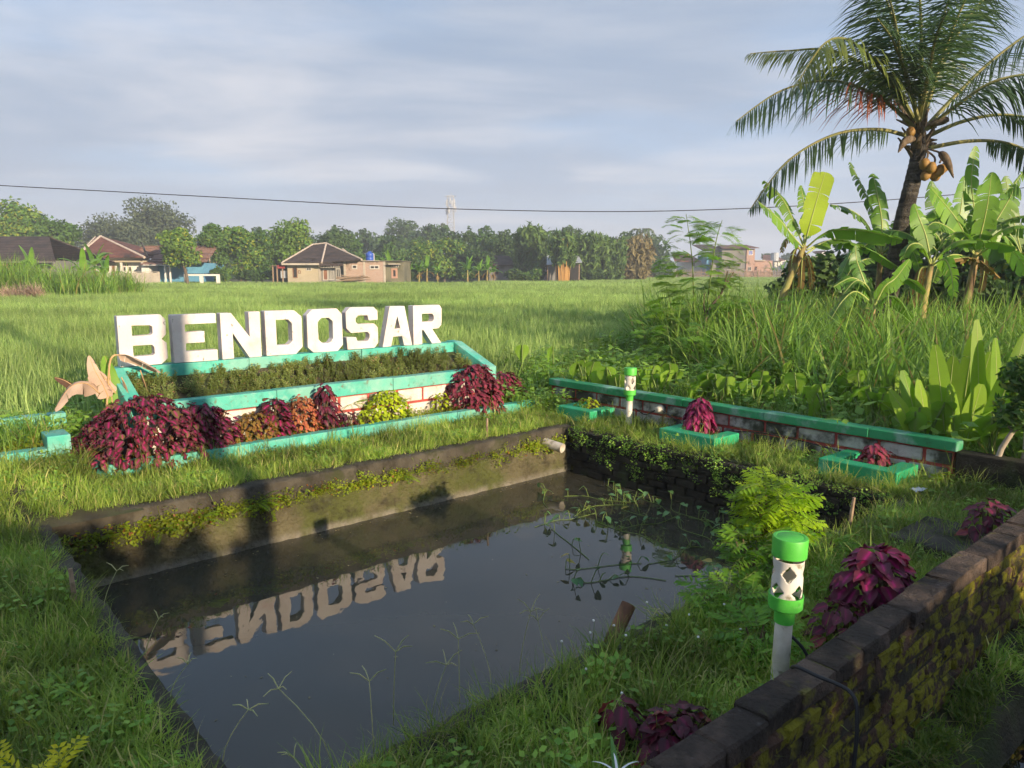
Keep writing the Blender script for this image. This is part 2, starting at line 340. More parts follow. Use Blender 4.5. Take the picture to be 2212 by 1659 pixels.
# ------------------------------------------------------------------ pond basin
import bmesh
def brickmesh(name, l, d, h, mat, bev=.008, jit=.004):
    bm = bmesh.new(); bmesh.ops.create_cube(bm, size=1)
    for v in bm.verts: v.co = Vector((v.co.x*l, v.co.y*d, v.co.z*h))
    bmesh.ops.bevel(bm, geom=bm.edges[:], offset=bev, segments=1, affect='EDGES')
    for v in bm.verts: v.co += Vector((random.gauss(0, jit), random.gauss(0, jit), random.gauss(0, jit*.7)))
    me = bpy.data.meshes.new(name); bm.to_mesh(me); bm.free(); me.materials.append(mat); return me
basin = thing('pond_basin', W(1.4, 3.4, -.45), 'rectangular masonry pond basin, dark and mossy, below the white letters', 'pond')
def rough_wall(mb, s0, s1, prof, nseg, amp, along='s'):
    """a wall face swept along s (or n): prof = [(offset, z)] with slight unevenness"""
    k = len(prof); v = []
    for i in range(nseg+1):
        q = s0+(s1-s0)*i/nseg
        for j, (o, z) in enumerate(prof):
            e = random.gauss(0, amp); e2 = random.gauss(0, amp*.6)
            v.append(W(q, o+e, z+e2) if along == 's' else W(o+e, q, z+e2))
    f = [(i*k+j, (i+1)*k+j, (i+1)*k+j+1, i*k+j+1) for i in range(nseg) for j in range(k-1)]
    mb.add(v, f)
mb = MB(); rough_wall(mb, -1.0, 3.86, [(1.68, -.155), (1.775, -.16), (1.785, -.25), (1.79, -.34), (1.80, -.42), (1.82, -.50), (1.83, -1.2)], 60, .007)
mb.build('basin_wall', m_conc, basin, True)
mb = MB(); rough_wall(mb, -1.0, 3.86, [(1.60, -.05), (1.605, .0), (1.62, .008), (1.735, .006), (1.75, -.008), (1.752, -.08), (1.75, -.16)], 50, .003)
mb.build('wall_cap', m_cap, basin, True)
mb = MB(); rough_wall(mb, 1.66, 5.2, [(-.88, -1.2), (-.895, -.3), (-.90, -.02), (-.91, .01), (-1.03, .012), (-1.05, -.05)], 40, .006, 'n')
mb.build('basin_wall', m_cap, basin, True)
mb = MB(); rough_wall(mb, -1.0, 3.86, [(5.06, -1.2), (5.08, -.3), (5.09, -.02), (5.10, .005), (5.21, .008), (5.24, -.05)], 50, .006)
mb.build('basin_wall', m_cap, basin, True)
core = MB().fbox(3.80, 3.95, 1.62, 5.2, -1.2, -.01); core.build('basin_wall', m_mortar, basin)
bms = [brickmesh('pond_brick_%d' % i, .205, .10, .066, m_black) for i in range(5)]
for c in range(7):
    z = -.045-c*.076; q = 1.78+(.10 if c % 2 else 0)
    while q < 5.08:
        inst('brick', random.choice(bms), basin.children[-1] if False else basin, TR(W(3.80+U(-.01, .006), q+.1, z), YAW+PI/2+U(-.02, .02), U(-.02, .02)))
        q += .217
# ------------------------------------------------------------------ brick wall by the road
bw = thing('brick_wall', W(1.5, 6.03, -.35), 'low mossy old brick wall running along the ditch in the near right corner', 'wall')
MB().fbox(-1.6, 4.6, 5.985, 6.072, -.6, .270).build('mortar_core', m_mortar, bw)
bms = [brickmesh('wall_brick_%d' % i, .210, .112, .070, m_brick, .010, .0045) for i in range(8)]
tms = [brickmesh('top_brick_%d' % i, .214, .118, .070, m_bricktop, .006, .0028) for i in range(8)]
for c in range(8):
    z = .242-c*.077; q = -1.0+(.11 if c % 2 else 0)
    while q < 4.5:
        if q < 3.4 or c == 0:
            inst('brick', random.choice(tms if c == 0 else bms), bw, TR(W(q+.1, 6.028+U(-.008, .008), z+U(-.004, .004)), YAW+U(-.02, .02), U(-.04, .04)*(c > 0), U(-.018, .018)))
        q += .217
# ------------------------------------------------------------------ letters
LET = {
 'B': ([(0,0),(.86,0),(1,.11),(1,.42),(.90,.51),(1,.60),(1,.90),(.90,1),(0,1)], [[(.29,.60),(.29,.80),(.66,.80),(.71,.76),(.71,.63),(.67,.60)], [(.29,.19),(.29,.40),(.68,.40),(.73,.36),(.73,.22),(.69,.19)]]),
 'E': ([(0,0),(1,0),(1,.23),(.29,.23),(.29,.40),(.72,.40),(.72,.63),(.29,.63),(.29,.79),(1,.79),(1,1),(0,1)], []),
 'N': ([(0,0),(.29,0),(.29,.55),(.68,0),(1,0),(1,1),(.71,1),(.71,.46),(.27,1),(0,1)], []),
 'D': ([(0,0),(.80,0),(1,.15),(1,.85),(.80,1),(0,1)], [[(.29,.22),(.29,.79),(.62,.79),(.72,.70),(.72,.31),(.62,.22)]]),
 'O': ([(.15,0),(.85,0),(1,.13),(1,.87),(.85,1),(.15,1),(0,.87),(0,.13)], [[(.30,.30),(.30,.70),(.41,.79),(.61,.79),(.72,.70),(.72,.30),(.61,.20),(.41,.20)]]),
 'S': ([(.02,0),(.87,0),(1,.12),(1,.50),(.87,.60),(.36,.60),(.30,.66),(.30,.74),(.37,.80),(.67,.80),(.70,.68),(1,.68),(1,.89),(.88,1),(.13,1),(0,.89),(0,.51),(.13,.40),(.66,.40),(.72,.35),(.72,.25),(.66,.19),(.34,.19),(.30,.30),(0,.30)], []),
 'A': ([(0,0),(.29,0),(.36,.24),(.66,.24),(.72,0),(1,0),(.76,1),(.27,1)], [[(.41,.44),(.51,.74),(.60,.44)]]),
 'R': ([(0,0),(.30,0),(.30,.36),(.36,.36),(.64,0),(.98,0),(.66,.38),(.88,.38),(1,.48),(1,.90),(.92,1),(0,1)], [[(.30,.57),(.30,.78),(.66,.78),(.72,.72),(.72,.63),(.66,.57)]]),
}
ORD = ['first', 'second', 'third', 'fourth', 'fifth', 'sixth', 'seventh', 'last']
SPOT = [(-.02, .40), (.43, .40), (.87, .39), (1.305, .395), (1.75, .40), (2.195, .385), (2.635, .385), (3.045, .405)]
def letter(ch, i):
    outer, holes = LET[ch]; s0, wd_ = SPOT[i]; hh = .447+U(-.004, .004); th = .10; z0 = .782
    loops = [outer]+holes; mb = MB(); fl = []; idx = []
    yw = YAW+U(-.025, .025)
    ca, sa = math.cos(yw), math.sin(yw); bx, by, _ = W(s0, 0)
    def P3(x, z, d):
        x *= wd_; return (bx+x*ca+d*sa, by+x*sa-d*ca, z0+z*hh)
    jl = [[(x+U(-.006, .006), z+U(-.006, .006)) for x, z in lp] for lp in loops]
    flat = [p for lp in jl for p in lp]; m = len(flat)
    tri = tessellate_polygon([[Vector((x, z, 0)) for x, z in lp] for lp in jl])
    v = [P3(x, z, 0) for x, z in flat]+[P3(x, z, -th) for x, z in flat]; f = []
    for a, b_, c_ in tri: f += [(a, b_, c_), (c_+m, b_+m, a+m)]
    o = 0
    for lp in jl:
        k = len(lp)
        for q in range(k): f.append((o+q, o+(q+1) % k, m+o+(q+1) % k, m+o+q))
        o += k
    mb.add(v, f)
    ob = mb.build('sign_letter', m_white, loc=W(s0, 0, z0), bevel=.006)
    bm = bmesh.new(); bm.from_mesh(ob.data); bmesh.ops.recalc_face_normals(bm, faces=bm.faces[:]); bm.to_mesh(ob.data); bm.free()
    tag(ob, 'white block letter %s, %s letter standing on the turquoise kerb' % (ch, ORD[i]), 'letter', 'white sign letters on the planter')
for i, ch in enumerate('BENDOSAR'): letter(ch, i)
# ------------------------------------------------------------------ planter under the letters
pl_ = thing('planter', W(1.8, .4, 0), 'terraced planter with turquoise kerbs and red jointed white block front, under the letters', 'planter')
def kerb(parent, s0, s1, n0, n1, z0, z1, mat=None, name='kerb', seg=1.15):
    k = max(1, round(abs(s1-s0)/seg)); q = s0
    for i in range(k):
        q1 = s0+(s1-s0)*(i+1)/k
        dz = U(-.004, .004); dn = U(-.004, .004)
        MB().fbox(q+.0015, q1-.0015, n0+dn, n1+dn, z0, z1+dz).build(name, mat or m_turq, parent, bevel=.007); q = q1
kerb(pl_, -.12, 3.60, -.13, .02, .635, .782)
kerb(pl_, -.10, 3.70, .40, .53, .385, .515)
kerb(pl_, -.36, 4.14, .76, .87, -.02, .125)
MB().hexa([W(3.60, .02, .62), W(3.72, .02, .62), W(3.72, -.14, .64), W(3.60, -.14, .64), W(3.602, .02, .785), W(3.72, .02, .785), W(3.72, -.14, .79), W(3.602, -.14, .79)]).build('kerb', m_turq, pl_, bevel=.007)
MB().hexa([W(3.70, .54, .36), W(3.83, .54, .36), W(3.72, .02, .62), W(3.60, .02, .62), W(3.70, .54, .52), W(3.83, .54, .52), W(3.72, .02, .785), W(3.60, .02, .785)]).build('kerb', m_turq, pl_, bevel=.007)
MB().hexa([W(-.10, .53, .30), W(.02, .53, .30), W(-.0, .02, .6), W(-.12, .02, .6), W(-.10, .53, .515), W(.02, .53, .515), W(-.0, .02, .78), W(-.12, .02, .78)]).build('kerb', m_turq, pl_, bevel=.007)
MB().hexa([W(-.36, .87, -.02), W(-.26, .87, -.02), W(-.40, .45, -.02), W(-.50, .45, -.02), W(-.36, .865, .12), W(-.26, .865, .12), W(-.40, .45, .12), W(-.50, .45, .12)]).build('kerb', m_turq, pl_, bevel=.007)
MB().fbox(-.08, 3.76, .30, .485, -.05, .39).build('wall_core', m_red, pl_)
MB().fbox(-.08, 3.66, -.12, -.02, 0, .64).build('back_core', m_blockd, pl_)
MB().hexa([W(-.02, .41, .30), W(3.71, .41, .30), W(3.61, .0, .5), W(-.02, .0, .5), W(-.02, .41, .46), W(3.71, .41, .46), W(3.61, .0, .68), W(-.02, .0, .68)]).build('sloped_soil', m_soil, pl_)
MB().fbox(-.34, 4.1, .48, .77, -.05, .07).build('soil', m_soil, pl_)
MB().fbox(3.745, 3.80, -.1, .48, 0, .40).build('end_core', m_red, pl_)
def blocks(parent, axis, a0, a1, face, z0, courses, hgt, mat, gap=.026):
    for c in range(courses):
        q = a0-(0 if c % 2 else .17)
        while q < a1-.06:
            L = U(.30, .40); q0, q1 = max(q, a0), min(q+L, a1)
            if q1-q0 > .06:
                za = z0+c*hgt+gap*.5; zb = za+hgt-gap; pr = U(.010, .022); mb = MB()
                if axis == 's': mb.fbox(q0+gap/2, q1-gap/2, face-.03, face+pr, za, zb)
                else: mb.fbox(face-pr, face+.03, q0+gap/2, q1-gap/2, za, zb)
                mb.build('block', mat, parent, bevel=.010)
            q += L
blocks(pl_, 's', -.05, 3.76, .485, .065, 2, .158, m_block)
# left bed
lb = thing('side_bed', W(-1.2, .2, 0), 'small side flower bed with stepped turquoise kerb at the left edge', 'planter')
kerb(lb, -2.6, -.71, .50, .62, .0, .275)
MB().fbox(-.71, -.55, .36, .625, .0, .365).build('kerb_step', m_turq, lb, bevel=.008)
kerb(lb, -2.6, -.44, -.26, -.14, .30, .41)
MB().fbox(-2.6, -.44, -.24, -.16, 0, .30).build('wall_core', m_red, lb)
blocks(lb, 's', -2.4, -.46, -.16, .0, 2, .15, m_block)
MB().fbox(-2.6, -.56, -.14, .50, -.02, .22).build('soil', m_soil, lb)
mb = MB(); v = []; NS, NN = 24, 10            # grassy bank rising to the side bed
def bank_z(s_, n_): return .17*max(0, min(1, (1.75-n_)/.95))*max(0, min(1, (-.42-s_)/.22))+.004
for j in range(NN+1):
    for i in range(NS+1): s_, n_ = -4.2+3.85*i/NS, .60+1.2*j/NN; v.append(W(s_, n_, bank_z(s_, n_)))
mb.add(v, [(j*(NS+1)+i, (j+1)*(NS+1)+i, (j+1)*(NS+1)+i+1, j*(NS+1)+i+1) for j in range(NN) for i in range(NS)])
tag(mb.build('lawn_bank', m_soil, smooth=True), 'low earth bank under the grass before the side bed', kind='structure')
# ------------------------------------------------------------------ wall with the green coping on the right
gw = thing('boundary_wall', W(4.6, 3.2, 0), 'low dirty white wall with red joints and faded green coping, right of the pond', 'wall')
q = 0.75
for i, L in enumerate((.95, 1.0, .9, .95, .66)):
    MB().fbox(4.475+U(-.005, .005), 4.62, q+.001, q+L-.001, .262, .338+U(-.005, .005)).build('coping', m_green, gw, bevel=.008); q += L
MB().fbox(4.525, 4.62, .75, 5.18, -.3, .263).build('wall_core', m_red, gw)
blocks(gw, 'n', .80, 5.18, 4.525, .005, 2, .125, m_blockd)
MB().fbox(4.50, 4.64, 5.2, 7.4, -.3, .26).build('bare_wall', m_black, gw, bevel=.01)
# three U shaped flower boxes along it
def ubox(n0, n1, s0, lab, z=.13):
    t = thing('flower_box', W(s0+.2, (n0+n1)/2, 0), lab, 'planter', 'low green flower boxes along the boundary wall')
    MB().fbox(s0, s0+.13, n0, n1, -.02, z).build('kerb', m_greenl, t, bevel=.008)
    MB().fbox(s0+.132, s0+.40, n1-.13, n1, -.02, z-.003).build('kerb', m_greenl, t, bevel=.008)
    MB().fbox(s0+.132, s0+.50, n0, n0+.13, -.02, z-.003).build('kerb', m_greenl, t, bevel=.008)
    MB().fbox(s0+.13, s0+.5, n0+.12, n1-.12, -.02, .07).build('soil', m_soil, t)
m_greenl = surf('green_paint', (.02, .30, .12), (.035, .37, .18), 4, .55, [((.16, .42, .34), 6, .56, .7, .5), ((.03, .09, .05), 8, .58, .75, .6)], .3, 80, .004)
ubox(4.36, 4.97, 4.03, 'low green flower box nearest the right edge, with a small red leaved plant')
ubox(2.80, 3.42, 3.98, 'low green flower box half sunk in grass, holding the bright pink coleus')
ubox(1.28, 1.80, 4.08, 'low green flower box near the planter, left of the far lamp')
# ================================================================== garden lamps
def lamp_shade_mesh():
    r, h, K, J = .0565, .165, 96, 48; mb = MB(); v = []; f = []
    for j in range(J+1):
        for k in range(K): a = 2*PI*k/K; v.append((r*math.cos(a), r*math.sin(a), h*j/J))
    hw, hh = .030, .034
    def hole(a, z):
        for row, zc, off in ((0, .045, 0.), (1, .118, PI/4)):
            for q in range(4):
                d = (a-(off+q*PI/2)+PI) % (2*PI)-PI
                if abs(d*r)/hw+abs(z-zc)/hh < 1: return True
        return False
    for j in range(J):
        for k in range(K):
            if not hole(2*PI*(k+.5)/K, h*(j+.5)/J): f.append((j*K+k, j*K+(k+1) % K, (j+1)*K+(k+1) % K, (j+1)*K+k))
    mb.add(v, f); return mb.mesh('lamp_shade', m_pvc, smooth=True)
shade_me = lamp_shade_mesh()
def garden_lamp(s, n, ztop, tilt, rz, label):
    x, y, _ = W(s, n); t = thing('garden_lamp', (x, y, 0), label, 'lamp', 'plastic pipe garden lamps by the pond')
    zb = ztop-.345
    mb = MB().lathe([(.0, -.05), (.033, -.05), (.033, zb), (0, zb)], 24); p = []
    def put(mb_, nm, mat, smooth=True):
        o = mb_.build(nm, mat, smooth=smooth); o.parent = t
        e = o.modifiers.new('edge', 'EDGE_SPLIT'); e.split_angle = R(35); return o
    put(mb, 'post', m_pvc)
    put(MB().lathe([(.034, zb-.002), (.038, zb-.002), (.0385, zb+.052), (.040, zb+.060), (.0, zb+.060)], 28), 'reducer', m_lime)
    put(MB().lathe([(.03, zb+.056), (.058, zb+.056), (.0635, zb+.062), (.0645, zb+.112), (.0600, zb+.112), (.0600, zb+.080), (0, zb+.078)], 36), 'collar', m_lime)
    o = bpy.data.objects.new('shade', shade_me); C.objects.link(o); o.parent = t; o.location = (0, 0, zb+.09); o.rotation_euler.z = rz
    sd = o.modifiers.new('thick', 'SOLIDIFY'); sd.thickness = .003; sd.offset = -1
    put(MB().lathe([(.0595, zb+.270), (.0640, zb+.268), (.0650, zb+.335), (.0625, zb+.3415), (.052, zb+.3425), (.050, zb+.3405), (.046, zb+.3425), (0, zb+.3435)], 40), 'cap', m_lime)
    t.rotation_euler = (tilt[0], tilt[1], 0)
    return t
garden_lamp(.90, 5.79, .635, (.02, .012), R(-62), 'white pipe lamp with lime green cap and diamond cutouts, near, beside the brick wall')
garden_lamp(4.22, 2.22, .640, (.0, .01), R(-30), 'white pipe lamp with green cap standing far across the pond by the boundary wall')
# lamp cable over the brick wall
c = [W(.93, 5.80, .23), W(.97, 5.86, .15), W(.93, 5.92, .02), W(.74, 5.94, .15), W(.62, 5.985, .285), W(.60, 6.08, .300), W(.585, 6.20, .300), W(.56, 6.235, .22), W(.53, 6.245, .05), W(.50, 6.25, -.10), W(.50, 6.27, -.3)]
def smooth_path(P, k=6):
    P = [Vector(p) for p in P]; P = [P[0]]+P+[P[-1]]; out = []
    for i in range(1, len(P)-2):
        for j in range(k):
            t = j/k; a, b_, c_, d = P[i-1:i+3]
            out.append(.5*((2*b_)+(-a+c_)*t+(2*a-5*b_+4*c_-d)*t*t+(-a+3*b_-3*c_+d)*t**3))
    return out+[P[-2]]
tag(MB().tube(smooth_path(c), .0065, 8).build('cable', m_cable, smooth=True, loc=W(.6, 6.0, .3)), 'black electric cable hanging over the near brick wall', 'cable')
# drain pipe in the pond corner
mb = MB(); p0, p1 = Vector(W(3.46, 1.66, -.11)), Vector(W(3.515, 1.96, -.15)); ax = (p1-p0).normalized()
mb.tube([p0, p1], .048, 24, cap=False); mb.tube([p1, p1-ax*.001, p0], [.048, .043, .043], 24, cap=False)
m_pipe = surf('dull_plastic_pipe', (.50, .45, .38), (.42, .38, .31), 12, .6, [((.14, .12, .07), 9, .5, .68, .8)], .2, 60)
tag(mb.build('drain_pipe', m_pipe, smooth=True, loc=p0), 'white plastic drain pipe sticking out at the far pond corner', 'pipe')
# bamboo stub leaning in the water
a = at(1302, 1428, 3.22); b_ = at(1358, 1306, 3.36)
mb = MB(); mb.tube([a, a.lerp(b_, .4), a.lerp(b_, .42), a.lerp(b_, .44), b_], [.036, .036, .039, .036, .036], 16, cap=False)
mb.tube([b_, b_, a.lerp(b_, .86)], [.036, .027, .027], 16, cap=False); d = a.lerp(b_, .86)
mb.tube([d, d+(b_-a).normalized()*.002], .028, 16)
tag(mb.build('bamboo_stub', m_bamboo, smooth=True, loc=a), 'brown cut bamboo stub leaning out of the pond at its near bank', 'bamboo')
def stake(s, n, h, lean, lab):
    x, y, _ = W(s, n); mb = MB(); mb.tube([(x, y, -.05), (x+lean*.5, y, h*.5), (x+lean, y, h)], [.013, .012, .010], 7)
    tag(mb.build('wooden_stake', m_wood, loc=(x, y, 0)), lab, 'stake', 'wooden stakes round the pond')
stake(2.84, 1.58, .19, .004, 'thin wooden stake in the grass between planter and far pond wall')
stake(2.85, 5.16, .23, .02, 'thin wooden stake beside the leafy yellow green bush')
stake(-1.02, 3.15, .19, -.01, 'short broken stake on the left bank of the pond')
# lamp holder on the boundary wall
t = thing('bulb_holder', W(4.46, 2.42, .20), 'white bulb holder and thin cable on the boundary wall behind the far lamp', 'socket')
mb = MB(); p = Vector(W(4.5, 2.42, .20)); ax = Vector((-EX, -EY, 0))
mb.tube([p, p+ax*.02, p+ax*.02, p+ax*.07, p+ax*.075], [.045, .045, .03, .03, .02], 14); mb.build('socket', m_pvc, t, True)
mb = MB().tube(smooth_path([W(4.47, 2.38, .19), W(4.45, 2.25, .12), W(4.46, 2.1, .16), W(4.3, 2.22, .1)]), .006, 6)
mb.tube(smooth_path([W(4.47, 2.45, .19), W(4.44, 2.7, .11), W(4.45, 2.9, .05), W(4.49, 3.6, .14), W(4.49, 4.4, .10), W(4.49, 5.0, .07)]), .006, 6); mb.build('cable', m_cable, t)
# slab by the brick wall, scrap of plastic
mb = MB(); mb.hexa([W(2.75, 5.86, -.02), W(3.35, 5.86, -.02), W(3.35, 5.42, -.02), W(2.75, 5.42, -.02), W(2.76, 5.85, .075), W(3.34, 5.86, .08), W(3.35, 5.43, .075), W(2.76, 5.43, .085)])
tag(mb.build('stone_slab', m_cap, bevel=.012, loc=W(3, 5.6, 0)), 'dark concrete slab lying in the grass beside the brick wall', 'slab')
mb = MB(); v = []; 
for j in range(4):
    for i in range(6): v.append(W(3.86+i*.024+U(-.01, .01), 5.12+j*.026+U(-.01, .01), .055+U(0, .03)))
mb.add(v, [(j*6+i, j*6+i+1, j*6+i+7, j*6+i+6) for j in range(3) for i in range(5)])
o = mb.build('plastic_scrap', surf('pale_plastic', (.40, .46, .50), (.48, .53, .56), 20, .4, (), 0), smooth=True, loc=W(3.9, 5.2, .05)); o.modifiers.new('thick', 'SOLIDIFY').thickness = .002
tag(o, 'crumpled scrap of pale plastic in the grass right of the pond', 'litter')
# ================================================================== leaves
def leafmesh(name, L, Wd, mat, fold=.25, droop=.5, K=6, prof=None, wave=0., midw=.55, seed=0, mid_tip=.8):
    """a blade along +y from the origin, midrib and two sides; 'mid' marks the coloured centre"""
    rr = random.Random(seed); mb = MB(); v = []; mid = []
    y = z = 0.
    for k in range(K+1):
        q = k/K; w_ = Wd*.5*(prof(q) if prof else math.sin(PI*min(1, q**.75))**.8)
        if k:
            th = -droop*(q-.5/K); y += L/K*math.cos(th); z += L/K*math.sin(th)
        wv = wave*math.sin(k*2.4)
        for sx_, mm in ((-1, 0), (-.5, .5), (0, 1), (.5, .5), (1, 0)):
            v.append((sx_*w_, y, z+abs(sx_)*w_*fold+wv*sx_*sx_*(1 if sx_ > 0 else -1)))
            mid.append((1. if mm == 1 else midw*mm) * (1 if q < mid_tip else .3))
    f = [(k*5+j, k*5+j+1, k*5+j+6, k*5+j+5) for k in range(K) for j in range(4)]
    mb.add(v, f); mb.mid = mid; return mb.mesh(name, mat, smooth=True)
m_brib = surf('banana_rib', (.30, .36, .10), (.36, .40, .13), 5, .5, (), 0)
def blade_leaf(parent, P, Wd, mat, torn=.3, roll=0., petiole=.14, fold=.18, rib=.018, name='leaf', M_=18, tip=.75, ribm=None):
    """a long leaf along a path; roll = pi/2 turns its face to the road, 0 lays it flat"""
    P = smooth_path(P, 6); m = len(P); Ls = [0]
    for i in range(1, m): Ls.append(Ls[-1]+(P[i]-P[i-1]).length)
    def pt(q):
        L = q*Ls[-1]; k = max(0, min(m-2, int(np.searchsorted(Ls, L))-1)); f_ = (L-Ls[k])/max(1e-6, Ls[k+1]-Ls[k]); return P[k].lerp(P[k+1], max(0, min(1, f_))), (P[k+1]-P[k]).normalized()
    mb = MB(); mb.tube(P, [rib*(1-.85*i/m) for i in range(m)], 5, mi=1); turn = PI/2-roll
    def wid(u): return Wd*.5*min(1, (u*6+.12))**.6*max(0.02, 1-max(0, u-tip)**2/(1.02-tip)**2)**.5
    for sx_ in (-1, 1):
        k = 0
        while k < M_:
            g_ = random.randint(1, 2) if random.random() < torn*.8 else random.randint(2, 5) if random.random() < torn*1.6 else random.randint(5, 12)
            k1 = min(M_, k+g_); dr = fold+U(-.10, .18)+(torn*U(0, .7) if torn > .3 else 0); cutf = U(.80, 1.0) if torn > .2 else 1.; v = []
            for j in range(k, k1+1):
                u = j/M_; p, T = pt(petiole+(1-petiole)*u); h = T.cross(Vector((0, 1, 0)))
                h = h.normalized() if h.length > .2 else Vector((1, 0, 0)); h = (h-T*h.dot(T)).normalized(); n_ = T.cross(h).normalized(); sd = (h*math.cos(turn)+n_*math.sin(turn))*sx_
                gap = (.5-(j-k)/max(1, k1-k))*torn*.62*Ls[-1]/M_
                w_ = wid(u)*cutf
                for c_ in (0, .35, .7, 1.):
                    v.append(tuple(p+sd*w_*c_*math.cos(dr*c_)+Vector((0, 0, -1))*w_*c_*math.sin(dr*c_*1.2)+T*(gap*c_+w_*.16*c_)))
            f = [(r_*4+c_, r_*4+c_+1, (r_+1)*4+c_+1, (r_+1)*4+c_) for r_ in range(k1-k) for c_ in range(3)]
            if sx_ < 0: f = [tuple(reversed(q)) for q in f]
            mb.add(v, f, U(0, .3)); k = k1
    return mb.build(name, [mat, ribm or m_brib], parent, True)
m_coleus = leafm('maroon_coleus', (.075, .020, .026), (.135, .045, .038), .18, .55, (.52, .02, .18), c3=(.16, .11, .035), dry=.10)
m_olive = leafm('olive_orange_coleus', (.20, .15, .03), (.33, .15, .04), .3, .5, (.25, .18, .04))
m_coleus4 = leafm('purple_coleus', (.075, .012, .028), (.14, .022, .045), .2, .5, (.36, .015, .14))
m_coleus2 = leafm('wine_coleus', (.11, .022, .032), (.19, .040, .050), .18, .55, (.30, .025, .09))
m_coleus3 = leafm('pink_coleus', (.13, .012, .04), (.24, .03, .08), .25, .5, (.50, .03, .20))
m_coleusd = leafm('dark_coleus', (.055, .012, .020), (.11, .022, .032), .18, .5, (.20, .014, .06), c3=(.28, .06, .05), dry=.08)
m_orange = leafm('orange_coleus', (.42, .18, .06), (.50, .10, .09), .3, .5, (.48, .28, .08))
m_lime_l = leafm('lime_coleus', (.30, .40, .015), (.42, .50, .02), .35, .5)
m_stem = surf('plant_stem', (.09, .06, .03), (.12, .09, .04), 20, .8, (), 0)
m_gstem = surf('green_stem', (.10, .16, .03), (.15, .21, .05), 20, .7, (), 0)
prof_c = lambda q: (math.sin(PI*min(1, (q*.97+.03)**.62))**.75) if q < 1 else .02
col_leaves = {}
def cl(mat, L=.10, Wd=.072, tag_=''):
    k = (mat.name, round(L, 3))
    if k not in col_leaves: col_leaves[k] = [leafmesh('coleus_leaf', L*U(.9, 1.1), Wd*U(.9, 1.1), mat, U(.1, .3), U(.3, .8), 6, prof_c, .004, seed=i) for i in range(6)]
    return col_leaves[k]
_ld = {}
def leafdata(me):
    if me.name not in _ld: _ld[me.name] = ([v.co.copy() for v in me.vertices], [tuple(p.vertices) for p in me.polygons], [a.value for a in me.attributes['mid'].data])
    return _ld[me.name]
def bush(name, s, n, z, rs, rn, h, count, leaves, label, cat, group=None, tilt=(.2, .9), top=.15, size=(.75, 1.25), stems=6, stemmat=None, low=.0, extra=0):
    """a mound of leaves: each leaf an object on the mound's surface pointing out and down"""
    x, y, _ = W(s, n); t = thing(name, (x, y, z), label, cat, group); ga = PI*(3-5**.5)
    mass = MB(); mids = []
    for i in range(count+extra):
        if i < count: q = (i+.5)/count
        else: q = (i-count+.5)/extra
        zz_ = 1-q*(1-low); a = i*ga+U(-.3, .3); rr = math.sqrt(max(0, 1-zz_*zz_)); sh_ = U(.80, 1.03)*(1+.10*math.sin(3*a+s)+.08*math.sin(7*a))
        p = Vector(W(s+rs*rr*math.cos(a)*sh_, n+rn*rr*math.sin(a)*sh_, z+h*(.12+.88*zz_)*U(.9, 1.04)))
        out = Vector(W(math.cos(a), math.sin(a)))-Vector(W(0, 0)); oa = math.atan2(out.y, out.x)-PI/2+U(-.5, .5)
        mt = TR(p, oa, -U(*tilt)*(.35+.65*rr)+top, U(-.4, .4), U(*size)); me = random.choice(leaves)
        if i < count: inst('leaf', me, t, mt)
        else:          # the leaves beneath, joined
            cv = leafdata(me); c0 = Vector((x, y, z)); v_ = [(mt @ w_) for w_ in cv[0]]; mass.add([tuple(c0+(w_-c0)*U(.90, .97)) for w_ in v_], cv[1], U(0, 1)); mids += cv[2]
    if extra: mass.mid = mids; tag(mass.build('inner_leaves', leaves[0].materials[0], t, True), None, kind='stuff')
    mb = MB()
    for i in range(stems):
        a = U(0, 2*PI); r_ = U(.2, .8); mb.tube([W(s+U(-.03, .03), n+U(-.03, .03), z-.02), W(s+rs*r_*.6*math.cos(a), n+rn*r_*.6*math.sin(a), z+h*.45), W(s+rs*r_*math.cos(a), n+rn*r_*math.sin(a), z+h*.85)], [.008, .006, .004], 5)
    mb.build('stems', stemmat or m_stem, t); return t
BX = 'coleus'
bush('coleus_bush', .0, .55, .02, .54, .42, .58, 300, cl(m_coleus, .076, .052), 'largest coleus bush, maroon with magenta leaf centres, at the left end of the planter', BX, tilt=(.3, 1.0), extra=700, size=(.6, 1.25))
bush('coleus_bush', .43, .64, .02, .29, .22, .47, 260, cl(m_coleus, .075, .051), 'lower maroon coleus bush growing into the right side of the largest one', BX, extra=260)
bush('coleus_bush', 3.44, .62, .03, .36, .26, .56, 300, cl(m_coleus2, .068, .045), 'round wine red coleus bush at the right end of the planter', BX, extra=420)
bush('coleus_bush', 4.13, .30, .0, .27, .24, .42, 210, cl(m_coleus2, .066, .044), 'small wine red coleus outside the planter, behind its right end', BX, extra=100)
bush('coleus_bush', 1.10, .62, .05, .19, .13, .42, 110, cl(m_coleus, .08, .055), 'maroon coleus with magenta centres between the two rusty orange ones', BX, extra=40)
bush('coleus_bush', .90, .66, .05, .24, .12, .32, 240, cl(m_olive, .045, .026), 'rusty olive orange small leaved coleus next to the large maroon bushes', BX, size=(.7, 1.3), extra=120)
bush('coleus_bush', 1.36, .64, .05, .17, .12, .41, 240, cl(m_orange, .045, .026), 'salmon orange small leaved coleus in the middle of the front bed', BX, size=(.7, 1.3), extra=120)
bush('coleus_bush', 1.60, .64, .05, .13, .10, .50, 90, cl(m_coleusd, .088, .046), 'upright dark purple coleus with a pointed top beside the salmon one', BX, tilt=(.5, 1.3), extra=30)
bush('coleus_bush', 1.80, .66, .05, .12, .10, .20, 40, cl(m_coleusd, .08, .045), 'low dark purple coleus left of the lime green plant', BX)
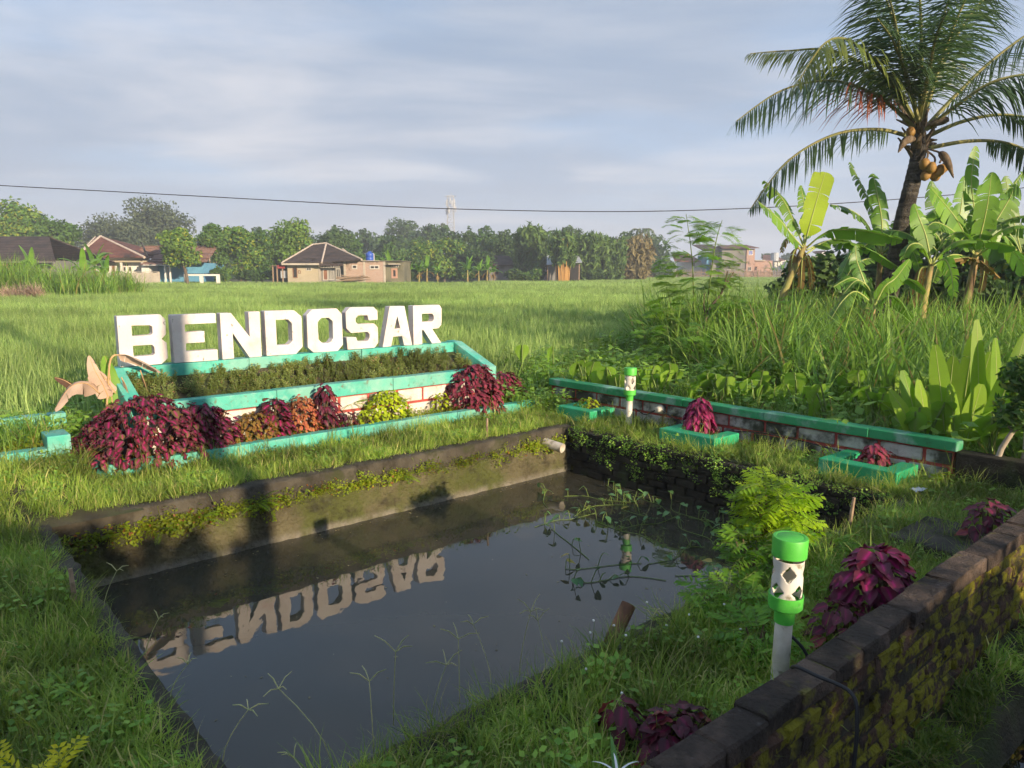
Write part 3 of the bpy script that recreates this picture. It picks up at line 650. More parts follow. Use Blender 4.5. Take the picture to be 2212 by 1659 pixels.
bush('lime_coleus', 2.30, .62, .05, .27, .13, .36, 240, cl(m_lime_l, .048, .034), 'bright lime green bushy plant in front of the white blocks', 'plant', size=(.7, 1.3), extra=120)
bush('lime_coleus', 2.02, .70, .05, .15, .09, .20, 80, cl(m_lime_l, .045, .03), 'low lime green seedling patch left of the lime green bush', 'plant')
bush('lime_coleus', 2.98, .62, .05, .12, .09, .26, 60, cl(m_lime_l, .045, .03), 'small lime green plant next to the round wine red bush', 'plant')
bush('bright_coleus', 4.30, 3.02, .05, .12, .12, .37, 110, cl(m_coleus3, .10, .055), 'bright magenta coleus in the sunken green flower box by the boundary wall', BX, tilt=(.6, 1.3), extra=40)
bush('bright_coleus', 4.30, 4.68, .05, .11, .10, .22, 60, cl(m_coleus2, .085, .04), 'small red leaved coleus in the green flower box nearest the right edge', BX, tilt=(.3, 1.2))
bush('lime_coleus', 4.34, 1.52, .06, .11, .13, .16, 60, cl(m_lime_l, .05, .035), 'yellow green weed in the flower box left of the far lamp', 'plant')
bush('coleus_plant', 1.72, 5.80, .13, .21, .11, .25, 80, cl(m_coleus4, .095, .062), 'purple coleus with large leaves leaning on the brick wall right of the near lamp', BX, tilt=(.2, .8), extra=30)
bush('coleus_plant', 1.38, 5.80, .02, .13, .10, .20, 50, cl(m_coleusd, .08, .052), 'shaded dark coleus between the near lamp and the large purple one', BX)
bush('coleus_plant', 3.25, 5.80, .10, .20, .08, .18, 60, cl(m_coleusd, .07, .046), 'small dark red coleus beside the slab at the far end of the brick wall', BX)
bush('coleus_plant', .16, 5.62, .08, .055, .05, .10, 12, cl(m_coleusd, .085, .052), 'single dark red coleus sprout at the bottom near the pond bank', BX, tilt=(.6, 1.3))
bush('coleus_plant', .24, 5.80, .02, .13, .09, .17, 90, cl(m_coleusd, .07, .045), 'dark red coleus in the bottom corner beside the end of the brick wall', BX, extra=30)
# ------------------------------------------------------------------ bipinnate leaves
def pinnate(name, L, pairs, plen, sub, mat, stem, droop=.5, w_=.006, sub_w=None, flat=1.):
    """compound leaf along +y: rachis with side pinnae, each pinna a row of leaflets (sub pairs) or one blade (sub = 0)"""
    mb = MB(); P = []; y = z = 0
    for k in range(9):
        th = -droop*(k/8); P.append((0, y, z)); y += L/8*math.cos(th); z += L/8*math.sin(th)
    mb.tube(P, [L*.010]*8+[L*.004], 4, cap=False, mi=1)
    for i in range(pairs):
        q = .22+.76*i/max(1, pairs-1); k = min(7, int(q*8)); f_ = q*8-k; a = Vector(P[k]).lerp(Vector(P[k+1]), f_)
        l = plen*(.55+.6*math.sin(PI*(.15+.8*q)))
        for sx_ in (-1, 1):
            d = Vector((sx_*.86, .5, U(-.25, .1)*flat)).normalized(); e = Vector((0, 0, 1)).cross(d).normalized()
            if sub:
                for j in range(sub):
                    c_ = a+d*l*(j+.6)/sub-Vector((0, 0, .2*l*((j+.6)/sub)**2)); sl_ = l*.30*math.sin(PI*(.2+.75*(j+.5)/sub))
                    for s2 in (-1, 1):
                        tip = c_+e*s2*sl_+d*sl_*.35; ww = (sub_w or sl_*.28)
                        mb.add([tuple(c_-d*ww*.3), tuple(c_+(tip-c_)*.5-d*ww*.5), tuple(tip), tuple(c_+(tip-c_)*.5+d*ww*.5)], [(0, 1, 2, 3)], U(0, .25))
            else:
                tip = a+d*l-Vector((0, 0, .25*l)); m_ = a.lerp(tip, .45)+Vector((0, 0, .03*l))
                mb.add([tuple(a), tuple(m_-e*w_), tuple(tip), tuple(m_+e*w_)], [(0, 1, 2, 3)], U(0, .25))
    return mb.mesh(name, [mat, stem])
m_fern = leafm('bright_fern_leaf', (.20, .36, .015), (.34, .48, .02), .40, .5)
m_fernd = leafm('feather_leaf', (.09, .22, .02), (.17, .32, .03), .40, .5)
m_weed = leafm('weed_leaf', (.13, .27, .035), (.27, .43, .06), .35, .5)
kenikir = [pinnate('kenikir_leaf', U(.09, .13), 5, .052, 0, m_fern, m_gstem, U(.2, .7), w_=.0085) for _ in range(6)]
kenikird = [pinnate('kenikir_leaf_low', U(.09, .13), 5, .05, 0, m_fernd, m_gstem, U(.3, .9), w_=.008) for _ in range(6)]
def ferny(s, n, rs, h, cnt, lv, label, z0=.0, lo=.35):
    x, y, _ = W(s, n); t = thing('feathery_bush', (x, y, 0), label, 'bush'); ga = PI*(3-5**.5); mb = MB()
    tips = []
    for i in range(max(4, cnt//14)):
        a = i*ga; r_ = rs*.55*math.sqrt((i+.5)/max(4, cnt//14)); tp = Vector((x+r_*math.cos(a), y+r_*math.sin(a), h*U(.62, .92)))
        mb.tube([(x+U(-.02, .02), y+U(-.02, .02), 0), (x+r_*.4*math.cos(a), y+r_*.4*math.sin(a), h*.4), tuple(tp)], [.009, .007, .004], 5); tips.append(tp)
    mb.build('stems', m_stem, t)
    for i in range(cnt):
        q = (i+.5)/cnt; a = i*ga+U(-.3, .3); zz_ = lo+(1-lo)*(1-q)**.8; rr = rs*math.sqrt(max(.02, 1-((zz_-.62)/.55)**2))*U(.25, 1.0)
        p = (x+rr*.62*math.cos(a), y+rr*.62*math.sin(a), z0+h*zz_*U(.9, 1.05))
        inst('leaf', random.choice(lv), t, TR(p, a-PI/2+U(-.5, .5), U(-.35, .75), U(-.3, .3), U(.75, 1.25)))
ferny(1.99, 5.12, .24, .47, 260, kenikir, 'tall yellow green feathery bush at the near right corner of the pond', lo=.30)
ferny(1.66, 5.20, .17, .28, 70, kenikird, 'lower green feathery bush left of the tall yellow green one')
ferny(1.30, 5.33, .20, .15, 60, kenikird, 'low dark feathery bush on the bank near the bamboo stub')
ferny(1.02, 5.62, .15, .16, 40, kenikird, 'small shaded feathery bush in front of the near lamp')
ferny(2.35, 5.27, .15, .12, 30, kenikird, 'low feathery bush under the thin stake by the bright bush')
# ------------------------------------------------------------------ dried plant left of the largest coleus
m_dry = leafm('dry_leaf', (.34, .24, .18), (.48, .35, .27), .2, .75, patch=.4)
m_dryd = leafm('brown_dry_leaf', (.06, .03, .02), (.10, .05, .03), .1, .7)
prof_l = lambda q: math.sin(PI*min(1, (q*.98+.02)))**.7 if 0 < q < 1 else .03
t = thing('withered_plant', W(-.20, .30, .10), 'withered plant with large tan dry leaves left of the largest coleus bush', 'plant')
VA = lambda x, y, nn: Vector((lambda d: (lambda k: (d[0]*k, d[1]*k, EYE+d[2]*k))((nn+PX*NX+PY*NY)/(d[0]*NX+d[1]*NY)))(ray(x, y)))
m_dryst = surf('dry_stalk', (.42, .27, .13), (.5, .33, .17), 20, .8, (), 0)
def dleaf(pts, w_, mat=None, torn=.18, roll=PI/2, fold=.5): blade_leaf(t, [VA(*p) for p in pts], w_, mat or m_dry, torn, roll, .06, fold, .006, M_=12, tip=.4, ribm=m_dryst)
dleaf([(236, 862, .30), (222, 830, .34), (205, 800, .36), (192, 768, .34)], .17, roll=PI/2-.5, torn=.5)
dleaf([(215, 850, .32), (185, 828, .38), (150, 838, .42), (118, 886, .44)], .15, roll=.9, torn=.3)
dleaf([(205, 835, .30), (170, 838, .30), (140, 822, .30), (118, 815, .30)], .075, m_dryd, roll=.8)
dleaf([(250, 767, .30), (275, 768, .28), (310, 782, .26), (345, 802, .24)], .14, roll=.7, torn=.2)
dleaf([(243, 880, .25), (240, 840, .22), (236, 800, .2), (226, 768, .2)], .17, m_weed, .05, PI/2-.4)
dleaf([(250, 850, .3), (225, 815, .28), (205, 798, .28), (195, 800, .28)], .12, roll=PI/2-.9)
dleaf([(262, 815, .3), (270, 830, .32), (276, 850, .35), (280, 868, .38)], .07, roll=.9)
dleaf([(303, 800, .15), (312, 825, .2), (320, 850, .28), (326, 866, .32)], .06, roll=.9)
MB().tube(smooth_path([VA(230, 890, .3), VA(233, 840, .3), VA(238, 780, .3), VA(250, 766, .3)]), .008, 6).build('dry_stalk', m_dryst, t)
# ------------------------------------------------------------------ floating water spinach
m_wl = leafm('water_leaf', (.07, .18, .055), (.14, .27, .08), .25, .35, spec=.5, c3=(.35, .28, .04), dry=.06)
heart = lambda q: [.62, .95, 1., .86, .62, .34, .04][min(6, int(q*6+.5))]
wlm = [leafmesh('water_leaf', .068, .043, m_wl, .2, .35, 6, heart, seed=i) for i in range(4)]
def wplant(s, n, k):
    x, y, _ = W(s, n); t = thing('water_spinach', (x, y, WZ), 'floating water spinach with small heart shaped leaves in the far right of the pond', 'water plant', 'floating water spinach plants'); mb = MB()
    a0 = U(0, 2*PI); vine = []
    for i in range(4): vine.append((x+math.cos(a0)*(i-1.5)*.20+U(-.08, .08), y+math.sin(a0)*(i-1.5)*.20+U(-.08, .08), WZ+.004))
    vine = smooth_path(vine, 4); mb.tube(vine, .0028, 5)
    for i in range(k):
        b0 = random.choice(vine); a = U(0, 2*PI); h = U(.02, .13); l = U(.01, .07)
        tp = Vector((b0[0]+math.cos(a)*l, b0[1]+math.sin(a)*l, WZ+h)); mb.tube([tuple(b0), tuple(Vector(b0).lerp(tp, .6)+Vector((0, 0, .02))), tuple(tp)], .0035, 4)
        inst('leaf', random.choice(wlm), t, TR(tp, U(0, 2*PI), U(-.6, .2), U(-.3, .3), U(.7, 1.25)))
    mb.build('stems', m_gstem, t)
for (s, n) in [(2.95, 2.35), (3.2, 2.6), (3.45, 2.75), (3.6, 3.1), (3.3, 3.0), (3.0, 2.9), (3.5, 3.45), (2.55, 2.9), (2.35, 3.3), (2.7, 3.4), (3.1, 3.4), (3.55, 3.85), (3.2, 3.85), (2.1, 3.75), (2.75, 3.95), (3.6, 4.3), (3.2, 4.3), (2.6, 4.35), (2.9, 4.6), (3.45, 4.7), (1.95, 4.0)]:
    wplant(s+U(-.06, .06), n+U(-.06, .06), random.randint(5, 8))

mb = MB()
for i in range(150):          # bits of leaf and scum on the water
    s_, n_ = (U(-.8, 3.7), U(1.95, 5.0)) if i < 90 else (U(-.8, 3.7), 1.86+abs(random.gauss(0, .05))); x, y, _ = W(s_, n_); a = U(0, 6); l = U(.004, .014); d = Vector((math.cos(a), math.sin(a), 0))*l; e = Vector((-d.y, d.x, 0))*U(.3, .7); p = Vector((x, y, WZ+.002))
    mb.add([tuple(p-d), tuple(p+e+Vector((0, 0, .001))), tuple(p+d), tuple(p-e)], [(0, 1, 2, 3)], U(0, 1))
tag(mb.build('floating_debris', leafm('leaf_litter', (.16, .13, .06), (.34, .30, .16), .1, .8)), 'specks of leaf litter floating on the pond', 'litter', kind='stuff')
# ================================================================== grass and rice (nobody could count it)
m_grass = leafm('lawn_blade', (.14, .245, .036), (.35, .43, .085), .38, .55, patch=.45, c3=(.46, .42, .16), dry=.10)
m_rice = leafm('rice_blade', (.16, .285, .065), (.41, .53, .175), .38, .5, patch=.22, big=.22)
m_tall = leafm('tall_grass_blade', (.11, .235, .038), (.29, .43, .085), .40, .5, patch=.3, c3=(.32, .27, .10), dry=.06)
m_mossw = leafm('wall_weed_leaf', (.17, .25, .015), (.28, .32, .02), .35, .6, patch=.4, c3=(.25, .10, .03), dry=.06)
def tset(key, n, fn): return tuftset(key, [fn(i) for i in range(n)])
tset('lawn', 9, lambda i: blades(32, .085, .04, .125, .0070, .65, 1.1, 3).mesh('lawn_tuft', m_grass))
tset('lawnlong', 5, lambda i: blades(12, .05, .14, .27, .0045, .35, .9, 4).mesh('lawn_long', m_grass))
def creeping(i):
    mb = MB()
    for q in range(30):
        a, r_ = U(0, 2*PI), .08*math.sqrt(U(0, 1)); x, y, z = r_*math.cos(a), r_*math.sin(a), U(.02, .09); b = U(0, 2*PI); l, w_ = U(.015, .035), U(.007, .013)
        d = Vector((math.cos(b), math.sin(b), U(-.3, .5))).normalized(); e = Vector((-d.y, d.x, U(-.3, .3)))*w_; p = Vector((x, y, z))
        mb.add([tuple(p), tuple(p+d*l*.5+e), tuple(p+d*l), tuple(p+d*l*.5-e)], [(0, 1, 2, 3)], U(0, 1))
        if q % 3 == 0: mb.tube([(x*.6, y*.6, 0), (x, y, z)], .0012, 3, cap=False)
    return mb
tset('weed', 6, lambda i: creeping(i).mesh('weed_tuft', m_weed))
tset('mossw', 6, lambda i: creeping(i).mesh('wall_weed', m_mossw))
def lawn_points(regs):
    return np.concatenate([frame_pts(int(abs((s1-s0)*(n1-n0))*d), s0, s1, n0, n1) for s0, s1, n0, n1, d in regs])
LR = [(-3.2, -1.05, .66, 2.6, 430), (-.98, -.45, .66, .92, 400), (-.98, 4.5, .90, 1.62, 330), (-3.0, -1.05, 2.6, 5.6, 520), (-1.05, -.5, 5.25, 6.0, 520), (-.6, 4.6, 5.22, 5.96, 520), (3.9, 4.48, .8, 5.2, 330), (3.9, 4.6, 5.2, 6.0, 330), (3.8, 5.2, -.4, .9, 300)]
P = lawn_points(LR)
sF, nF = to_frame(P); keep = ~((sF > 3.98) & (sF < 4.5) & (((nF > 4.36) & (nF < 4.97)) | ((nF > 2.8) & (nF < 3.42)) | ((nF > 1.28) & (nF < 1.8))))
keep &= ~((sF > 2.76) & (sF < 3.34) & (nF > 5.42) & (nF < 5.86)); keep &= ~((sF < 4.2) & (sF > -.5) & (nF < .90))
P = P[keep]; sF, nF = to_frame(P); P[:, 2] = [bank_z(a, b_) if (b_ < 1.8 and a < -.3) else 0 for a, b_ in zip(sF, nF)]
scatter('lawn_grass', 'lawn', P, rng.uniform(.6, 1.15, len(P)), 'short messy lawn grass round the pond', 'grass', .15)
P2 = P[rng.uniform(size=len(P)) < .11]; scatter('long_grass', 'lawnlong', P2, rng.uniform(.5, 1.1, len(P2)), 'longer grass stalks standing out of the lawn', 'grass', .25)
P3 = P[rng.uniform(size=len(P)) < .05]; scatter('ground_weeds', 'weed', P3, rng.uniform(.7, 1.5, len(P3)), 'small broad leaved weeds creeping through the lawn', 'weeds', .15)
P5 = np.concatenate([frame_pts(90, 3.88, 4.4, .8, 5.9), frame_pts(110, .2, 3.8, 5.3, 5.95), frame_pts(120, -2.5, -.5, .65, 1.0, .15), frame_pts(60, -.4, 4.0, .89, 1.0)])
scatter('rank_grass', 'lawnlong', P5, rng.uniform(.7, 1.25, len(P5)), 'rank taller grass along walls, kerbs and flower boxes', 'grass', .3)
# fringe hanging over the pond rims
def edge(N, s0, s1, n0, n1, z=0): return frame_pts(N, s0, s1, n0, n1, z)
P = np.concatenate([edge(170, -1.10, -.96, 1.8, 5.2), edge(260, -.9, 3.9, 5.12, 5.22), edge(150, 3.8, 3.95, 1.8, 5.1), edge(120, -1., 3.8, 1.58, 1.66)])
scatter('rim_grass', 'lawnlong', P, rng.uniform(.3, .8, len(P)), 'grass hanging over the rims of the pond', 'grass', .5)
# weeds on the ledge of the sunny pond wall and hanging on the shaded one
s_ = np.concatenate([rng.normal(.0, .35, 90), rng.uniform(-.85, 1.9, 150), rng.uniform(1.9, 3.7, 60), rng.normal(3.4, .15, 25)]); s_ = s_[(s_ > -.88) & (s_ < 3.78)]
P = np.stack([PX+s_*EX+1.765*NX, PY+s_*EY+1.765*NY, rng.normal(-.17, .025, len(s_))], 1)
scatter('wall_weeds', 'mossw', P, rng.uniform(.5, 1.1, len(P)), 'yellow green weeds growing from the ledge of the sunny pond wall', 'weeds', .4)
P = frame_pts(190, 3.755, 3.775, 1.8, 5.1); P[:, 2] = -np.abs(rng.normal(0, .14, len(P)))-.01
scatter('hanging_weeds', 'weed', P, rng.uniform(.45, .9, len(P)), 'thin weeds hanging down the black pond wall', 'weeds', .6)
# low plants on the sloped bed of the planter and in the side bed
def sedum(i):
    mb = MB()
    for q in range(7):
        a, r_ = U(0, 2*PI), U(0, .05); bx, by = r_*math.cos(a), r_*math.sin(a); h = U(.04, .12); lx, ly = U(-.03, .03), U(-.03, .03)
        mb.tube([(bx, by, 0), (bx+lx, by+ly, h)], .002, 3, cap=False, mi=1)
        for j in range(9):
            z = h*(.25+.8*j/9); b = j*2.4+q; l = U(.022, .040); p = Vector((bx+lx*z/h, by+ly*z/h, z)); d = Vector((math.cos(b), math.sin(b), U(.1, .6))).normalized(); e = Vector((-d.y, d.x, 0))*.0095
            mb.add([tuple(p), tuple(p+d*l*.55+e), tuple(p+d*l), tuple(p+d*l*.55-e)], [(0, 1, 2, 3)], U(0, 1))
    return mb
m_sedum = leafm('bed_herb', (.16, .20, .06), (.28, .31, .10), .3, .6, patch=.45, c3=(.42, .26, .14), dry=.04)
tset('sedum', 7, lambda i: sedum(i).mesh('herb', [m_sedum, m_gstem]))
N = 520; s_ = rng.uniform(.0, 3.62, N); q = rng.uniform(.06, 1., N); n_ = .02+.38*q
P = np.stack([PX+s_*EX+n_*NX, PY+s_*EY+n_*NY, .68-.21*q], 1)
scatter('bed_herbs', 'sedum', P, rng.uniform(.4, .95, N), 'low grey green herbs covering the sloped bed before the letters', 'herbs', .2)
P = np.concatenate([frame_pts(170, -.3, 4.1, .55, .75, .07), frame_pts(260, -2.2, -.6, -.1, .48, .22)])
scatter('front_bed_weeds', 'mossw', P, rng.uniform(.6, 1.2, len(P)), 'small bright weeds along the kerbs of the beds', 'weeds', .2)
# ferns on walls and beds
fern = [pinnate('fern_frond', U(.16, .24), 12, .035, 0, m_fern, m_gstem, U(.6, 1.2), w_=.005) for _ in range(4)]
def fernplant(p, k, sc_, lab):
    t = thing('fern', p, lab, 'fern', 'ferns on the walls')
    for i in range(k): inst('frond', random.choice(fern), t, TR(p, U(-1.6, 1.6)+YAW+PI, U(-.1, .8), U(-.3, .3), sc_*U(.7, 1.1)))
for s, n, z, k, c_, lab in [(.0, 1.77, -.16, 5, 1.0, 'fern on the sunny pond wall left of the pole shadow'), (-.25, 1.77, -.17, 4, .9, 'leftmost fern on the sunny pond wall'), (1.75, 1.77, -.15, 4, .8, 'fern on the middle of the sunny pond wall'), (1.95, .55, .30, 5, .8, 'fern on the white block front above the lime green plant'), (2.62, .55, .28, 4, .7, 'small fern hanging on the white blocks beside the lime bush'), (4.42, 5.08, .04, 6, 1.3, 'bright fern between the nearest flower box and the boundary wall'), (.45, 1.77, -.12, 6, .8, 'green fern in the pole shadow on the pond wall')]:
    fernplant(W(s, n, z), k, c_, lab)
# ------------------------------------------------------------------ stalks with forked seed heads on the near bank, white clover like flowers
m_stalk = leafm('pale_grass_stalk', (.38, .40, .18), (.50, .48, .24), .3, .6)
m_petal = surf('white_petal', (.75, .75, .70), (.7, .7, .66), 9, .7, (), 0)
def goosegrass(s, n, h, lean, az, lab):
    x, y, _ = W(s, n); t = thing('goosegrass', (x, y, 0), lab, 'grass stalk', 'forked grass stalks on the near pond bank'); mb = MB()
    d = Vector((math.cos(az), math.sin(az), 0)); pts = [Vector((x, y, 0))+d*lean*h*(q**1.6)+Vector((0, 0, h*q*(1-.15*lean*q))) for q in (0, .25, .5, .75, 1)]
    mb.tube(pts, [.0022, .0020, .0018, .0016, .0015], 4); mb.build('stalk', m_stalk, t)
    for i in range(random.choice((3, 3, 4))):
        a = az+(-1+i)*1.5+U(-.3, .3); e = Vector((math.cos(a), math.sin(a), U(.1, .9))).normalized()*h*U(.25, .4)
        MB().tube([pts[-1], pts[-1]+e*.5+Vector((0, 0, .01)), pts[-1]+e], [.0018, .0021, .0012], 4).build('spike', m_stalk, t)
for i, (s, n, h, l, a) in enumerate([(-.62, 5.02, .30, 1.1, 2.6), (-.5, 5.1, .34, .25, 1.9), (-.36, 5.0, .38, .1, 1.2), (-.25, 5.08, .30, .3, .6), (-.1, 5.05, .34, .2, 1.7), (.08, 5.02, .30, .6, 2.2), (.2, 5.05, .36, .3, .9), (.32, 5.08, .26, .4, 2.0), (-.75, 5.2, .22, .5, 2.9), (-.92, 4.3, .2, .5, .3), (-.9, 3.9, .22, .4, .8), (-.93, 3.3, .25, .5, 1.2), (-.9, 4.8, .25, .5, .4), (.7, 5.3, .24, .3, 1.0)]):
    goosegrass(s, n, h*.72, l, a, 'thin pale grass stalk with forked seed spikes on the near pond bank')
for i in range(15):
    s, n = (U(.3, 1.2), U(5.1, 5.5)) if i < 12 else (U(1.0, 2.0), U(5.4, 5.9)); x, y, _ = W(s, n); h = U(.08, .17)
    t = thing('white_flower', (x, y, 0), 'tiny round white flower on a thin stem in the near bank grass', 'flower', 'tiny white flowers in the grass')
    MB().tube([(x, y, 0), (x+U(-.02, .02), y, h)], .0012, 3).build('stem', m_gstem, t); MB().lathe([(0, -.006), (.0055, -.003), (.005, .002), (0, .005)], 7, (x, y, h)).build('head', m_petal, t)
# spider lily at the bottom, yellow leaves in the bottom left corner
t = thing('spider_lily', W(-.12, 5.90, .0), 'white spider lily flower between strap leaves at the bottom edge', 'flower')
ll = leafmesh('strap_leaf', .32, .03, leafm('strap_leaf', (.09, .2, .04), (.14, .27, .06), .3), .5, 1.0, 8, lambda q: 1-q**3)
for a in (0, .9, 2.0, 3.1, 4.2, 5.2): inst('leaf', ll, t, TR(W(-.14, 5.88, .02), a, 1.0, 0, U(.8, 1.1)))
MB().tube([W(-.15, 5.88, 0), W(-.16, 5.88, .20)], .006, 6).build('stalk', m_gstem, t)
pt = leafmesh('petal', .09, .008, m_petal, .2, 1.2, 6, lambda q: 1-q**2)
for a in range(6): inst('petal', pt, t, TR(W(-.16, 5.88, .20), a*PI/3, .7))
m_yel = leafm('yellow_leaf', (.62, .60, .03), (.72, .66, .04), .45)
ym = pinnate('yellow_sprig', .12, 5, .05, 0, m_yel, m_gstem, .4, w_=.009)
for i, (px_, py_, lab) in enumerate([(20, 1665, 'bright yellow green shoot in the bottom left corner'), (60, 1690, 'second bright yellow green shoot at the bottom left edge'), (125, 1668, 'third and longest yellow green shoot at the bottom left edge')]):
    p = gnd(px_, py_+45, .02); t = thing('yellow_shoot', p, lab, 'plant')
    MB().tube([p, p+Vector((0, 0, .09))], .003, 5).build('stem', m_gstem, t)
    for k in range(5): inst('leaf', ym, t, TR(p+Vector((U(-.02, .02), 0, .05+.01*k)), U(0, 2*PI), U(.2, 1.1), 0, U(.6, .9)))
# ------------------------------------------------------------------ rice field
def rice_ok(x, y):
    dx, dy = x-PX, y-PY; s = dx*EX+dy*EY; n = dx*NX+dy*NY
    lim = np.where(s < 4.7, -.42, -.42-(s-4.7)*.40)
    ok = (n < lim) & (np.abs(x) < y*.74+2.5) & (y > 4)
    return ok & ~((x > 7.0) & (y < 24) & (x > .5*y-3))
tset('rice', 8, lambda i: blades(24, .075, .42, .68, .013, .16, .55, 3).mesh('rice_hill', m_rice))
def tile(nb, half, w_, segs): return blades(nb, half, .40, .66, w_, .2, .6, segs, spread_y=half)
tset('ricemid', 5, lambda i: tile(260, .55, .017, 3).mesh('rice_patch', m_rice))
tset('ricefar', 5, lambda i: tile(520, 1.6, .05, 2).mesh('rice_plot', m_rice))
def grid(y0, y1, st, jit):
    gx, gy = np.meshgrid(np.arange(-130, 130, st), np.arange(y0, y1, st)); x = gx.ravel()+rng.normal(0, jit, gx.size); y = gy.ravel()+rng.normal(0, jit, gx.size)
    k = rice_ok(x, y); return np.stack([x[k], y[k], np.zeros(k.sum())], 1)
def bund(P, w_=.35):      # narrow footpaths between the plots
    d = np.ones(len(P), bool)
    for y0, sl_ in ((27, .08), (35, -.05), (44, .04), (56, .05), (66, -.02), (78, .02), (100, .0), (122, .02)): d &= np.abs(P[:, 1]-(y0+sl_*P[:, 0]+.5*np.sin(P[:, 0]*.4))) > w_
    return P[d]
def zvar(P): return .92+.10*np.sin(P[:, 0]*.35+P[:, 1]*.22)+.06*np.sin(P[:, 1]*.9+1.3*np.sin(P[:, 0]*.15))
def far_end(P): return P[P[:, 1] < np.where(P[:, 0] > 10, 150, np.where(P[:, 0] > -4, 93, 84))]
P = grid(5, 24, .26, .03); scatter('rice_plants', 'rice', P, rng.uniform(.85, 1.1, len(P)), 'green rice plants in the near part of the field', 'rice', .07, zs=zvar(P))
P = bund(grid(24, 58, .95, .08), .8); scatter('rice_crop', 'ricemid', P, rng.uniform(.92, 1.08, len(P)), 'green rice crop in the middle of the field', 'rice', .03, zs=zvar(P))
P = far_end(bund(grid(58, 152, 2.6, .2), 1.7)); scatter('rice_stand', 'ricefar', P, 1.0, 'green rice crop at the far end of the field', 'rice', .01, zs=.92)
# ------------------------------------------------------------------ weeds behind the boundary wall
tset('tall', 7, lambda i: blades(20, .12, .5, 1.15, .024, .22, 1.0, 5).mesh('tall_grass', m_tall))
tset('knee', 7, lambda i: blades(34, .16, .22, .5, .012, .35, 1.0, 4).mesh('knee_grass', m_tall))
def broad(i):
    mb = MB()
    for q in range(26):
        a, r_ = U(0, 2*PI), .16*math.sqrt(U(0, 1)); z = U(.08, .36); b = U(0, 2*PI); l, w_ = U(.04, .10), U(.018, .035); p = Vector((r_*math.cos(a), r_*math.sin(a), z))
        d = Vector((math.cos(b), math.sin(b), U(-.5, .4))).normalized(); e = Vector((-d.y, d.x, U(-.3, .3))).normalized()*w_
        mb.add([tuple(p), tuple(p+d*l*.45+e), tuple(p+d*l), tuple(p+d*l*.45-e)], [(0, 1, 2, 3)], U(0, 1))
        if q % 4 == 0: mb.tube([(p.x*.3, p.y*.3, 0), tuple(p)], .003, 3, cap=False)
    return mb
tset('broad', 6, lambda i: broad(i).mesh('broad_weed', m_weed))
def weed_pts(N, x0, x1, y0, y1):
    x, y = rng.uniform(x0, x1, N), rng.uniform(y0, y1, N); s, n = (x-PX)*EX+(y-PY)*EY, (x-PX)*NX+(y-PY)*NY
    k = (s > 4.72) & (n > -.62-(s-4.7)*.40) & (n < 9); return np.stack([x[k], y[k], 0*x[k]], 1)
P = weed_pts(4200, 0, 14, 5, 19); scatter('knee_grass', 'knee', P, rng.uniform(.7, 1.2, len(P)), 'knee high wild grass behind the boundary wall', 'grass', .15)
P = weed_pts(2600, 0, 14, 5, 19); scatter('wild_weeds', 'broad', P, rng.uniform(.7, 1.5, len(P)), 'broad leaved weeds in the wild grass behind the boundary wall', 'weeds', .15)
P = weed_pts(3000, 2.6, 15, 7.0, 19); s_, n_ = to_frame(P); k = (rng.uniform(size=len(P)) < np.clip((s_-5.8)/3.6, 0, 1)); P = P[k]
scatter('tall_grass', 'tall', P, rng.uniform(.75, 1.45, len(P)), 'tall arching grass below the bananas and the palm', 'grass', .12)
# tussocks at the foot of the brick wall
P = frame_pts(130, 1.2, 4.2, 6.10, 6.22, -.34); P[:, 2] += rng.uniform(-.02, .1, len(P)); scatter('ditch_grass', 'lawn', P, rng.uniform(.6, 1.2, len(P)), 'grass tussocks at the ditch foot of the brick wall', 'grass', .5)
# the grass clump standing in the field on the left
tset('elephant', 6, lambda i: blades(30, .35, 1.1, 2.3, .045, .15, .9, 5).mesh('elephant_grass', m_tall))
x, y = rng.uniform(-31, -20.3, 230), rng.uniform(38.5, 43, 230); k = (x < -21-(rng.uniform(0, 1, 230)**2)*1.0)
P = np.stack([x[k], y[k], 0*x[k]], 1); sc_ = np.clip(1.3-(x[k]+29)*.045, .6, 1.4)*rng.uniform(.8, 1.1, k.sum())
scatter('elephant_grass', 'elephant', P, sc_, 'clump of tall elephant grass in the rice field at the left', 'grass', .1)
P = np.stack([rng.uniform(-26, -23.8, 22), rng.uniform(37.9, 38.3, 22), np.full(22, .3)], 1)
tset('straw', 3, lambda i: blades(40, .3, .5, 1.1, .03, .9, 1.0, 3).mesh('straw', m_dry)); scatter('dry_straw', 'straw', P, rng.uniform(.6, 1, 22), 'heap of dry straw before the elephant grass', 'straw', .4)

# rank weeds round the side bed at the left
P = np.concatenate([frame_pts(90, -2.4, -.4, -.5, -.1, .05), frame_pts(60, -2.0, -.6, -.1, .4, .22)])
scatter('bed_edge_grass', 'knee', P, rng.uniform(.5, .95, len(P)), 'rank grass overgrowing the side bed at the left', 'grass', .2)
P = np.concatenate([frame_pts(120, -2.4, -.3, -.45, .0, .15), frame_pts(70, 3.85, 4.6, -.2, 1.2, 0)])
scatter('bed_edge_weeds', 'broad', P, rng.uniform(.5, .9, len(P)), 'broad leaved weeds at both ends of the planter', 'weeds', .2)
